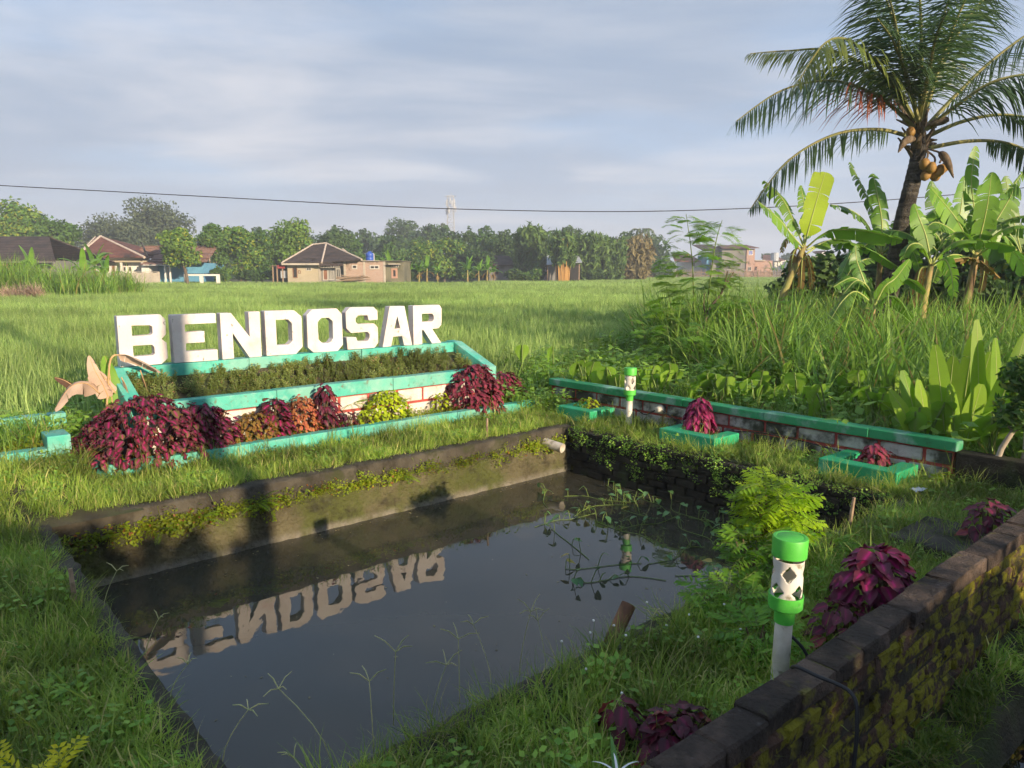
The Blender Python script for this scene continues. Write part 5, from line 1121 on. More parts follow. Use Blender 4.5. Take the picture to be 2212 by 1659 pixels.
def tiles(name, c1, c2, pitch=.28, st=.5, stain=(.03, .026, .024)):
    m, nt, b = newmat(name); g_ = nd(nt, 'ShaderNodeNewGeometry').outputs['Position']
    w1 = nd(nt, 'ShaderNodeTexWave', bands_direction='Z'); w1.inputs['Scale'].default_value = .314/pitch*1.6; w1.inputs['Distortion'].default_value = .6; nt.links.new(g_, w1.inputs[0])
    c = mixc(nt, noise(nt, 1.2), c1, c2); c = mixc(nt, noise(nt, 5., 6, .7, .45, .6), c, c1); c = mixc(nt, noise(nt, .7, 6, .6, .5, .7), c, stain); mw = nd(nt, 'ShaderNodeMath', operation='MULTIPLY'); mw.inputs[1].default_value = .45; nt.links.new(w1.outputs[1], mw.inputs[0]); c = mixc(nt, mw.outputs[0], c, stain)
    nt.links.new(c, b.inputs['Base Color']); b.inputs['Roughness'].default_value = .9; b.inputs['Specular IOR Level'].default_value = .2; bump(nt, b, w1.outputs[1], st, .08); return m
m_roofd = tiles('dark_roof_tiles', (.055, .042, .038), (.10, .072, .062)); m_roofr = tiles('red_roof_tiles', (.15, .06, .045), (.22, .095, .07)); m_roofm = tiles('brown_metal_roof', (.22, .135, .105), (.27, .165, .13), .5, .8, (.12, .07, .06))
m_roofo = tiles('orange_roof_tiles', (.30, .11, .075), (.36, .15, .10)); m_rust = tiles('rusty_sheet_roof', (.17, .09, .075), (.24, .13, .10), .6, .3); m_zinc = surf('zinc_sheet', (.33, .36, .40), (.42, .45, .48), .6, .5, (), .2, 4)
def brickwall(name, c1, c2, mort, bl=.24, bh=.10):
    m, nt, b = newmat(name); g_ = nd(nt, 'ShaderNodeNewGeometry').outputs['Position']; mp = nd(nt, 'ShaderNodeMapping'); mp.inputs['Rotation'].default_value = (PI/2, 0, 0); nt.links.new(g_, mp.inputs[0])
    bt = nd(nt, 'ShaderNodeTexBrick'); bt.inputs['Scale'].default_value = 1; bt.inputs['Brick Width'].default_value = bl; bt.inputs['Row Height'].default_value = bh; bt.inputs['Mortar Size'].default_value = .018
    bt.inputs['Color1'].default_value = (*c1, 1); bt.inputs['Color2'].default_value = (*c2, 1); bt.inputs['Mortar'].default_value = (*mort, 1); nt.links.new(mp.outputs[0], bt.inputs[0])
    c = mixc(nt, noise(nt, .55, 6, .6, .52, .68), bt.outputs[0], (.10, .085, .065)); nt.links.new(c, b.inputs['Base Color']); b.inputs['Roughness'].default_value = .95; return m
m_pinkbrick = brickwall('pink_brick', (.40, .25, .19), (.32, .20, .15), (.40, .34, .28)); m_brick2 = brickwall('bare_brick', (.42, .22, .16), (.34, .17, .12), (.38, .30, .25))
def Z(y, Y): return at(1106, y, Y).z
def X(x, Y): return at(x, 585, Y).x
def wallbox(parent, x0, x1, yt, Y, dep, mat, name='wall', zb=-.05):
    return MB().box(X(x0, Y), X(x1, Y), Y, Y+dep, zb, Z(yt, Y)).build(name, mat, parent)
def opening(parent, x0, x1, yt, yb, Y, mat=None, fmat=None, name='window', fr=.07, mull=0):
    """frame proud of the wall with a recessed pane as its sub-part"""
    a, b_, zt, zb = X(x0, Y), X(x1, Y), Z(yt, Y), Z(yb, Y); mb = MB(); y0, y1 = Y-.06, Y-.002
    mb.box(a-fr, b_+fr, y0, y1, zt, zt+fr); mb.box(a-fr, b_+fr, y0, y1, zb-fr, zb); mb.box(a-fr, a, y0, y1, zb, zt); mb.box(b_, b_+fr, y0, y1, zb, zt)
    for k in range(mull): q = a+(b_-a)*(k+1)/(mull+1); mb.box(q-fr*.4, q+fr*.4, y0, y1, zb, zt)
    f = mb.build(name, fmat or m_frame, parent); MB().box(a, b_, Y-.02, Y-.003, zb, zt).build('pane', mat or m_dim, f); return f
def poly(parent, pts, faces, mat, name='roof', thick=.12):
    o = MB().add([tuple(p) for p in pts], faces).build(name, mat, parent); s_ = o.modifiers.new('thick', 'SOLIDIFY'); s_.thickness = thick; s_.offset = 0; return o
def ridge(parent, a, b_, r=.13):
    a, b_ = Vector(a), Vector(b_); k = max(2, int((b_-a).length/.45)); mb = MB()
    for i in range(k): p, q = a.lerp(b_, i/k), a.lerp(b_, (i+.92)/k); mb.tube([p, q+Vector((0, 0, .03))], [r, r*1.08], 6)
    return mb.build('ridge_cap', m_ridge, parent)
# ---- house in the middle
Y = 85.; h = thing('village_house', (X(740, Y), Y, 0), 'low house with dark hipped tile roof and pink brick annex across the field', 'house')
wallbox(h, 621, 689, 568, Y, 8, m_cream); wallbox(h, 689.2, 744.6, 566, Y+.6, 7, m_greyp); MB().box(X(688.4, Y), X(690, Y), Y-.05, Y+.65, -.05, Z(569, Y)).build('pillar', m_panel, h)
wallbox(h, 745, 831, 564.5, Y, 6, m_pinkbrick); wallbox(h, 831.3, 872, 564.5, Y+.25, 6, m_moss)
for x in (745, 787, 830.6): MB().box(X(x, Y)-.12, X(x, Y)+.12, Y-.05, Y-.002, -.05, Z(565, Y)).build('pillar', m_panel, h)
e_ = Y-1.0; EL, ER, EM = Vector((X(609, e_), e_, Z(569, e_))), Vector((X(782, e_), e_, Z(561, e_))), Vector((X(690, e_), e_, Z(568, e_)))
RL, RR = Vector((X(678, Y+4), Y+4, Z(529, Y+4))), Vector((X(707, Y+4), Y+4, Z(526, Y+4))); BLk, BRk = Vector((X(612, Y+9), Y+9.2, 2.5)), Vector((X(775, Y+9), Y+9.2, 2.7))
poly(h, [EL, EM, ER, RR, RL, BLk, BRk], [(0, 1, 4), (1, 3, 4), (1, 2, 3), (0, 4, 5), (2, 6, 3), (5, 4, 3, 6)], m_roofd)
for a, b_ in ((EL, RL), (EM+Vector((.3, 0, .0)), RR), (ER, RR), (RL, RR)): ridge(h, a, b_)
MB().box(X(609, e_), X(690, e_), e_-.05, e_+.05, EL.z-.18, EL.z+.02).build('eave_board', m_panel, h); MB().box(X(690, e_), X(742, e_), e_-.04, e_+.06, EL.z-.26, EL.z+.0).build('eave_board', m_roofd, h)
g1 = Vector((X(742, Y+3), Y+3, Z(538, Y+3))); poly(h, [Vector((X(735, Y+2), Y+2, Z(552, Y+2))), g1, Vector((X(770, Y+2), Y+2, Z(562, Y+2))), Vector((X(742, Y+7), Y+7, Z(538, Y+3)))], [(0, 1, 3), (1, 2, 3)], m_roofr); ridge(h, g1, (X(770, Y+2), Y+1.95, Z(561, Y+2)), .1)
g2 = Vector((X(756, Y+1.5), Y+1.5, Z(549, Y+1.5))); poly(h, [Vector((X(746, Y+1), Y+1, Z(556, Y+1))), g2, Vector((X(779, Y+1), Y+1, Z(563.5, Y+1))), Vector((X(756, Y+6), Y+6, Z(549, Y+1.5)))], [(0, 1, 3), (1, 2, 3)], m_roofr); ridge(h, g2, (X(779, Y+1), Y+.95, Z(563, Y+1)), .1)
MB().box(X(784, Y), X(822, Y), Y-.3, Y+4, Z(564.2, Y), Z(562.8, Y)).build('slab_edge', m_panel, h); MB().box(X(744, Y), X(874, Y), Y-.12, Y+6, Z(564.4, Y)-.0, Z(564.4, Y)+.0+.08).build('roof_slab', m_moss, h)
opening(h, 634, 641, 579, 599, Y, m_dim, m_door); opening(h, 663.5, 671.5, 578.6, 583.5, Y, mull=1); opening(h, 645.5, 648.5, 585, 590, Y, m_panel, m_door, 'notice_box', .05)
opening(h, 699, 707, 582.5, 604, Y+.6, m_door, m_frame, 'door'); opening(h, 711, 720, 582, 603, Y+.6, m_dim, m_frame, 'window', mull=3); opening(h, 727, 734, 581.5, 604, Y+.6, m_dim, m_frame, 'door', mull=1)
for x in (696, 703, 710, 717): opening(h, x, x+3, 573.5, 578, Y+.6, fr=.04, name='vent')
opening(h, 762.5, 770, 574, 579, Y, fr=.1); opening(h, 801, 817.5, 575, 579.5, Y, fr=.1, mull=1)
opening(h, 849.5, 854.5, 583.5, 597, Y+.25, m_dim, m_orf, fr=.22); MB().box(X(841, Y), X(865, Y), Y-.7, Y+.24, Z(571.5, Y), Z(569.5, Y)).build('canopy', m_panel, h)
for x in (847, 852, 857): opening(h, x, x+3.4, 573.5, 576.5, Y+.25, fr=.04, name='vent')
t = thing('water_tank', (X(794, Y), Y+1.5, Z(563, Y)), 'blue plastic water tank on the flat roof of the brick annex', 'tank')
bx_, by_, bz_ = t.location; MB().lathe([(0, 0), (.42, 0), (.45, .1), (.45, .35), (.42, .38), (.45, .41), (.45, .75), (.40, .88), (.2, .98), (0, 1.0)], 18, (bx_, by_, bz_)).build('barrel', m_tank, t, True); MB().lathe([(0, 1.08), (.17, 1.08), (.17, .96), (0, .96)], 12, (bx_, by_, bz_)).build('lid', m_tank, t); MB().tube([(bx_+.5, by_, bz_), (bx_+.5, by_, bz_+.8), (bx_+.3, by_, bz_+.85)], .04, 6).build('pipe', m_hwhite, t)
t = thing('lean_to_shed', (X(606, Y), Y+1, 0), 'dim lean-to shed with red cloth left of the cream wall', 'shed')
wallbox(t, 590, 620, 575, Y+3, 3, m_dim, 'wall'); poly(t, [Vector((X(584, Y), Y-.4, Z(576, Y))), Vector((X(621, Y), Y-.4, Z(571, Y))), Vector((X(621, Y), Y+5, Z(566, Y))), Vector((X(590, Y), Y+5, Z(570, Y)))], [(0, 1, 2, 3)], m_rust, thick=.06)
for x in (591, 600, 612): MB().box(X(x, Y)-.06, X(x, Y)+.06, Y-.3, Y-.18, -.05, Z(573, Y)).build('post', m_wood, t)
MB().box(X(602, Y), X(618, Y), Y-.45, Y-.42, Z(580, Y), Z(573, Y)).build('red_cloth', surf('red_cloth', (.25, .04, .05), (.3, .06, .06), 1, .9, (), 0), t); MB().box(X(603, Y), X(617, Y), Y+.5, Y+.55, Z(601, Y), Z(585, Y)).build('hung_cloth', m_zinc, t)
t = thing('wood_pile', (X(772, Y), Y-1.6, .3), 'pile of grey poles leaning before the pink brick annex', 'wood')
for i in range(16): a = U(-.4, .4); p = Vector((X(U(757, 785), Y), Y-1.6+U(-.5, .5), U(.45, 1.0))); d = Vector((math.cos(a), U(-.2, .2), math.sin(a)*.5)); MB().tube([p-d*U(.8, 1.7), p+d*U(.8, 1.7)], .06, 6).build('pole', m_wood, t)
# ---- left: white and pink house
Y = 83.; h = thing('village_house', (X(250, Y), Y, 0), 'white house with hipped red tile roof and pale ridge lines at the left', 'house')
wallbox(h, 196, 313, 560, Y+1, 8, m_hwhite); wallbox(h, 306, 322, 567, Y-.5, 2, m_hwhite); MB().box(X(216, Y), X(314, Y), Y-.6, Y+1.2, Z(560, Y), Z(557, Y)).build('eave_board', m_cream, h); MB().box(X(218, Y), X(322, Y), Y-.2, Y+1.1, Z(566.5, Y), Z(563, Y)).build('porch_beam', m_cream, h)
A, Bv, Rr = Vector((X(168, Y-1), Y-1, Z(555, Y))), Vector((X(314, Y-1), Y-1, Z(556.5, Y))), Vector((X(223.5, Y+4), Y+4, Z(511, Y+4))); Rl = Vector((X(212, Y+6), Y+6, Z(513, Y+6))); B3, B4 = Vector((X(166, Y), Y+10, 3.2)), Vector((X(312, Y), Y+10, 3.2))
poly(h, [A, Bv, Rr, Rl, B3, B4], [(0, 1, 2), (0, 2, 3), (0, 3, 4), (1, 5, 2), (2, 5, 4, 3)], m_roofr); ridge(h, Bv, Rr, .15); ridge(h, A, Rr, .15); ridge(h, A+Vector((0, .5, .3)), Rl, .12)
for x in (268, 279.5): opening(h, x, x+4, 577, 585, Y+1, fr=.06)
for x in (265, 271, 276): opening(h, x, x+2.5, 571, 574, Y+1, fr=.03, name='vent')
opening(h, 243, 249, 573, 603, Y+1, m_door, m_frame, 'door'); MB().box(X(232, Y)-.12, X(232, Y)+.12, Y-.1, Y+.1, 0, Z(566.5, Y)).build('column', m_hwhite, h); MB().box(X(263, Y)-.1, X(263, Y)+.1, Y-.1, Y+.1, 0, Z(566.5, Y)).build('column', m_hwhite, h)
h = thing('village_house', (X(370, Y), Y, 0), 'blue house with brown ribbed roofs half hidden by a round tree', 'house')
wallbox(h, 322, 343, 575, Y+2.5, 5, m_hblue); wallbox(h, 343, 440, 568, Y+1.2, 6, m_hblue)
def ribroof(pts, nm='roof'):
    poly(h, pts, [(0, 1, 2, 3)], m_roofm, nm, .1); a, b_, c_, d = pts; mb = MB()
    for i in range(11): q = i/10; mb.tube([a.lerp(d, q)+Vector((0, -.02, .07)), b_.lerp(c_, q)+Vector((0, -.02, .07))], .055, 4)
    mb.build('roof_rib', m_roofm, h)
ribroof([Vector((X(276, Y), Y+1.5, Z(549, Y))), Vector((X(330, Y), Y+1.5, Z(549, Y))), Vector((X(320, Y), Y+6, Z(529, Y))), Vector((X(276, Y+2), Y+6, Z(529, Y)))]); ribroof([Vector((X(327, Y), Y-.3, Z(566, Y))), Vector((X(450, Y), Y-.3, Z(566, Y))), Vector((X(440, Y), Y+5, Z(524, Y))), Vector((X(313, Y), Y+5, Z(524, Y)))])
ribroof([Vector((X(316, Y), Y-1.2, Z(572, Y))), Vector((X(398, Y), Y-1.2, Z(572, Y))), Vector((X(398, Y), Y+.3, Z(566, Y))), Vector((X(316, Y), Y+.3, Z(566, Y)))], 'porch_roof'); MB().box(X(322, Y), X(390, Y), Y-1.3, Y-1.2, Z(573.5, Y), Z(572, Y)).build('porch_edge', m_hwhite, h); MB().tube([Vector((X(314, Y), Y-.4, Z(524, Y))), Vector((X(328, Y), Y-.4, Z(566, Y)))], .1, 6).build('barge_board', m_dim, h)
for x in (367, 377.5): MB().box(X(x, Y)-.07, X(x, Y)+.07, Y-1.2, Y-1.05, 0, Z(572.5, Y)).build('column', m_hwhite, h)
opening(h, 362, 368, 578, 600, Y+1.2, m_zinc, m_hwhite, 'door')
f = thing('panel_fence', (X(300, 81), 81, 0), 'pale concrete panel fence before the white house', 'fence'); Y = 81.
for i in range(5):
    x0, x1 = 259+i*16.6, 259+(i+1)*16.6; MB().box(X(x0, Y)+.1, X(x1, Y)-.1, Y, Y+.06, 0, Z(589, Y)).build('panel', m_panel, f); MB().box(X(x0, Y)-.09, X(x0, Y)+.09, Y-.04, Y+.12, 0, Z(587.5, Y)).build('post', m_panel, f)
    MB().box(X(x0, Y)+.1, X(x1, Y)-.1, Y-.015, Y-.002, Z(595, Y), Z(594.3, Y)).build('panel_rail', m_panel, f)
MB().box(X(342, Y)-.09, X(342, Y)+.09, Y-.04, Y+.12, 0, Z(587.5, Y)).build('post', m_panel, f); MB().box(X(258, Y), X(343, Y), Y-.06, Y+.14, Z(587.4, Y), Z(586.6, Y)).build('cap_rail', m_panel, f)
g_ = thing('white_gate_frame', (X(434, Y), Y, 0), 'white open frame with three posts and a dark top rail before the blue house', 'frame')
for x in (399, 433, 469): MB().box(X(x, Y)-.16, X(x, Y)+.16, Y, Y+.3, 0, Z(594.5, Y)).build('post', m_hwhite, g_)
MB().box(X(396, Y), X(472, Y), Y-.02, Y+.32, Z(596, Y), Z(592, Y)).build('beam', m_hwhite, g_); MB().box(X(395, Y), X(473, Y), Y-.08, Y+.38, Z(591.9, Y), Z(591, Y)).build('top_rail', m_dim, g_)
# ---- far left dark roof
Y = 72.; h = thing('village_house', (X(50, Y), Y, 0), 'old house with broad dark stained tile roof cut by the left edge', 'house')
wallbox(h, -60, 122, 563, Y+1, 7, m_greyp); poly(h, [Vector((X(-80, Y), Y-.6, Z(564.5, Y))), Vector((X(130, Y), Y-.6, Z(564.5, Y))), Vector((X(113, Y+5), Y+5, Z(512, Y+5))), Vector((X(-80, Y+5), Y+5, Z(512, Y+5))), Vector((X(130, Y), Y+10, 2.6)), Vector((X(-80, Y), Y+10, 2.6))], [(0, 1, 2, 3), (3, 2, 4, 5)], m_roofd)
MB().box(X(-60, Y), X(128, Y), Y-.65, Y-.55, Z(567.5, Y), Z(565, Y)).build('eave_board', m_greyp, h); poly(h, [Vector((X(-20, Y), Y-3, Z(580, Y))), Vector((X(46, Y), Y-3, Z(579, Y))), Vector((X(36, Y), Y-1, Z(571, Y))), Vector((X(-20, Y), Y-1, Z(571, Y)))], [(0, 1, 2, 3)], surf('red_sheet', (.30, .06, .06), (.36, .09, .08), 1, .6, (), 0), 'awning', .05)
opening(h, 20, 35, 572, 590, Y+1)
# ---- right: distant houses behind the bamboo fence
Y = 158.; h = thing('two_storey_house', (X(1590, Y), Y, 0), 'unfinished two storey house of grey plaster and bare brick with rusty roof', 'house')
wallbox(h, 1558, 1611, 538, Y, 8, m_greyp); wallbox(h, 1611.2, 1629, 537, Y-.2, 8, m_brick2); wallbox(h, 1629.2, 1668, 563, Y+.4, 7, m_brick2); MB().box(X(1630, Y), X(1652, Y), Y-.1, Y+6, Z(563.5, Y), Z(561.5, Y)).build('slab_edge', m_panel, h)
poly(h, [Vector((X(1554, Y), Y-1.2, Z(536.5, Y))), Vector((X(1634, Y), Y-1.2, Z(536, Y))), Vector((X(1622, Y), Y+4, Z(528, Y))), Vector((X(1562, Y), Y+4, Z(529, Y))), Vector((X(1640, Y), Y+9, Z(536, Y))), Vector((X(1554, Y), Y+9, Z(537, Y)))], [(0, 1, 2, 3), (3, 2, 4, 5)], m_rust)
opening(h, 1616.5, 1623.5, 541.5, 550, Y-.2, surf('blue_curtain', (.05, .09, .42), (.07, .12, .5), 1, .8, (), 0), m_hwhite, fr=.12, mull=1); opening(h, 1616, 1622, 577, 584, Y-.2, m_dim, m_frame, 'door', mull=1); opening(h, 1631, 1634.5, 576, 583, Y+.4, m_dim, m_door); opening(h, 1589, 1600, 568, 573, Y, m_dim, m_panel); MB().box(X(1562, Y), X(1608, Y), Y-.1, Y-.005, Z(565.4, Y), Z(564.2, Y)).build('ledge', m_panel, h); opening(h, 1571, 1577, 574, 582, Y)
h = thing('village_house', (X(1545, Y), Y, 0), 'cream house with dark roof beside the unfinished two storey house', 'house')
wallbox(h, 1538, 1557, 543, Y+2, 8, m_cream); wallbox(h, 1526, 1537.8, 551, Y+2.5, 8, m_hblue); wallbox(h, 1536, 1558, 568, Y+1, 1.2, m_greyp, 'lean_to'); poly(h, [Vector((X(1522, Y), Y+1, Z(542, Y))), Vector((X(1560, Y), Y+1, Z(541, Y))), Vector((X(1550, Y), Y+6, Z(526, Y))), Vector((X(1508, Y), Y+6, Z(527, Y)))], [(0, 1, 2, 3)], m_roofd)
for x in (1545.5, 1550): opening(h, x, x+2.6, 551, 561, Y+2, fr=.1)
h = thing('village_house', (X(1500, Y), Y+6, 0), 'low house with orange tile roof seen through the tall sapling', 'house'); wallbox(h, 1478, 1528, 563, Y+7, 8, m_hwhite); poly(h, [Vector((X(1470, Y), Y+6, Z(564, Y))), Vector((X(1529, Y), Y+6, Z(564, Y))), Vector((X(1515, Y), Y+11, Z(546, Y))), Vector((X(1474, Y), Y+11, Z(545, Y)))], [(0, 1, 2, 3)], m_roofo); opening(h, 1495, 1500, 567, 575, Y+7)
Y2 = 190.; h = thing('village_house', (X(1778, Y2), Y2, 0), 'distant white gabled house with red roof right of the leaning banana', 'house'); wallbox(h, 1752, 1800, 563, Y2, 8, m_hwhite); poly(h, [Vector((X(1746, Y2), Y2, Z(563, Y2))), Vector((X(1778, Y2), Y2, Z(543, Y2))), Vector((X(1802, Y2), Y2, Z(563, Y2)))], [(0, 1, 2)], m_hwhite, 'gable', .3)
poly(h, [Vector((X(1744, Y2), Y2-.8, Z(564, Y2))), Vector((X(1776, Y2), Y2-.8, Z(541.5, Y2))), Vector((X(1782, Y2), Y2+9, Z(541.5, Y2))), Vector((X(1808, Y2), Y2+2, Z(562, Y2))), Vector((X(1812, Y2), Y2+9, Z(560, Y2)))], [(1, 2, 4, 3)], m_roofo); opening(h, 1754, 1758, 553, 559, Y2-.1); wallbox(h, 1760, 1815, 571, Y2-4, .3, m_greyp, 'yard_wall'); opening(h, 1795, 1798, 561, 567, Y2-.1)
h = thing('village_house', (X(1690, Y2), Y2+6, 0), 'distant house with brown roof and a grey tank on a stand', 'house'); wallbox(h, 1672, 1712, 562, Y2+8, 6, m_hwhite); poly(h, [Vector((X(1666, Y2), Y2+7, Z(563, Y2))), Vector((X(1716, Y2), Y2+7, Z(562, Y2))), Vector((X(1708, Y2), Y2+12, Z(549, Y2))), Vector((X(1680, Y2), Y2+12, Z(549, Y2)))], [(0, 1, 2, 3)], m_rust); MB().lathe([(0, 0), (1.0, 0), (1.0, 2), (0, 2.2)], 12, (X(1681, Y2), Y2+3, Z(563, Y2))).build('tank', m_zinc, h)
for dx in (-.8, .8): MB().box(X(1681, Y2)+dx-.1, X(1681, Y2)+dx+.1, Y2+2.9, Y2+3.1, 0, Z(563, Y2)).build('tank_leg', m_greyp, h)
# grey shed and small house among the bamboo
Y = 101.; h = thing('bamboo_shed', (X(1215, Y), Y, 0), 'grey shed with zinc roof among the bamboo clumps', 'shed'); wallbox(h, 1185, 1200, 575, Y, 3, m_greyp); wallbox(h, 1200.2, 1252, 572, Y+.6, 4, m_dim); poly(h, [Vector((X(1180, Y), Y-1, Z(572, Y))), Vector((X(1256, Y), Y-1, Z(567, Y))), Vector((X(1250, Y), Y+4, Z(541, Y))), Vector((X(1184, Y), Y+4, Z(548, Y)))], [(0, 1, 2, 3)], m_zinc, thick=.06)
for x in (1182, 1224, 1250): MB().box(X(x, Y)-.07, X(x, Y)+.07, Y-.9, Y-.76, 0, Z(571, Y)).build('post', m_wood, h)
Y = 112.; h = thing('village_house', (X(1185, Y), Y, 0), 'narrow brick gable seen between the bamboo clumps', 'house'); wallbox(h, 1178, 1192, 530, Y, 4, m_brick2); poly(h, [Vector((X(1174, Y), Y-.5, Z(531, Y))), Vector((X(1196, Y), Y-.5, Z(531, Y))), Vector((X(1192, Y), Y+3, Z(519, Y))), Vector((X(1178, Y), Y+3, Z(519, Y)))], [(0, 1, 2, 3)], m_zinc); opening(h, 1183, 1187, 540, 548, Y)
Y = 106.; h = thing('village_house', (X(1075, Y), Y, 0), 'dim tiled house behind the banana row', 'house'); wallbox(h, 1056, 1108, 572, Y, 6, m_greyp); poly(h, [Vector((X(1050, Y), Y-.6, Z(573, Y))), Vector((X(1112, Y), Y-.6, Z(573, Y))), Vector((X(1100, Y), Y+4, Z(552, Y))), Vector((X(1060, Y), Y+4, Z(551, Y)))], [(0, 1, 2, 3)], m_roofd); opening(h, 1070, 1076, 580, 592, Y, m_dim, m_door, 'door')
# ---- bamboo stake fence
fe = thing('stake_fence', (X(1500, 150), 150, 0), 'long fence of thin bamboo stakes along the far right end of the field', 'fence')
stm = [MB().tube([(0, 0, 0), (U(-.06, .06), 0, h_)], [.055, .045], 5).mesh('stake', m_wood) for h_ in (1.75, 1.95, 2.1, 1.85)]
x = X(1262, 108); 
for i in range(290):
    q = i/289; vx = 1264+q*(1850-1264); Yf = 108+min(1, q/.28)*42+max(0, q-.28)*8; inst('stake', random.choice(stm), fe, TR((X(vx, Yf), Yf+U(-.15, .15), 0), U(0, 6), U(-.06, .06), U(-.06, .06), (1, 1, U(.85, 1.1))))
mb = MB(); pts = [(X(1264+q*586, 108+min(1, q/.28)*42+max(0, q-.28)*8), 108+min(1, q/.28)*42+max(0, q-.28)*8) for q in (0, .14, .28, .5, .75, 1)]
for z in (.7, 1.35): mb.tube([(a, b_, z) for a, b_ in pts], .05, 5)
mb.build('rail', m_wood, fe)
m_panelw = surf('antenna_cover', (.45, .46, .48), (.40, .41, .43), 1, .6, (), 0)
# ---- telecom tower
Y = 300.; tw = thing('telecom_tower', (X(975, Y), Y, 0), 'slim lattice telecom tower with white antennas behind the trees', 'tower'); tx = X(975, Y); zt = Z(423, Y); hw0, hw1 = 1.55, 1.15
def leg(sx_, sy_, z): q = z/zt; return Vector((tx+sx_*(hw0+(hw1-hw0)*q), Y+sy_*(hw0+(hw1-hw0)*q), z))
for sx_ in (-1, 1):
    for sy_ in (-1, 1): MB().tube([leg(sx_, sy_, 0), leg(sx_, sy_, zt)], .13, 6).build('leg', m_metal, tw)
mb = MB(); NZ = 15
for i in range(NZ):
    a, b_ = zt*i/NZ, zt*(i+1)/NZ
    for f_ in ((-1, -1, 1, -1), (1, -1, 1, 1), (1, 1, -1, 1), (-1, 1, -1, -1)):
        mb.tube([leg(f_[0], f_[1], a), leg(f_[2], f_[3], b_)], .07, 4); mb.tube([leg(f_[2], f_[3], a), leg(f_[0], f_[1], b_)], .07, 4); mb.tube([leg(f_[0], f_[1], b_), leg(f_[2], f_[3], b_)], .07, 4)
mb.build('lattice', m_metal, tw)
for x, y0, y1, d in [(967, 432, 446, -1), (984, 430, 452, -1), (970, 446, 462, .5), (981, 452, 466, -1), (966, 452, 464, -.5), (986, 446, 458, .3), (975, 428, 440, -2), (973, 448, 462, -2), (979, 434, 446, -2)]: MB().box(X(x, Y)-.20, X(x, Y)+.20, Y+d-.2, Y+d+.2, Z(y1, Y), Z(y0, Y)).build('antenna', m_panelw, tw, bevel=.05)
for y in (424, 440, 456): 
    z = Z(y, Y); mb = MB()
    for a, b_ in (((-1, -1), (1, -1)), ((1, -1), (1, 1)), ((1, 1), (-1, 1)), ((-1, 1), (-1, -1))): mb.tube([(tx+a[0]*2, Y+a[1]*2, z), (tx+b_[0]*2, Y+b_[1]*2, z)], .09, 4)
    mb.build('platform_rail', m_metal, tw)
MB().tube([(tx+.3, Y, zt), (tx+.3, Y, zt+1.2)], .06, 5).build('lightning_rod', m_metal, tw)
p = at(1249, 490, 330.); tag(MB().tube([(p.x, 330, 0), (p.x, 330, p.z)], [.3, .08], 5).build('radio_mast', m_metal, loc=(p.x, 330, 0)), 'thin distant radio mast above the trees right of the tower', 'mast')
# ---- overhead wire
wp = [(-120, 391), (0, 400.5), (220, 412.5), (443, 424.5), (700, 438.5), (900, 448.5), (1150, 455.5), (1350, 457), (1521, 453.5), (1700, 446), (1883, 434.5), (2060, 420.5), (2208, 406), (2400, 386)]
tag(MB().tube(smooth_path([at(x, y, 30.) for x, y in wp], 6), .017, 6).build('overhead_wire', m_cable, smooth=True, loc=at(1350, 457, 30)), 'black overhead wire sagging across the sky', 'wire')
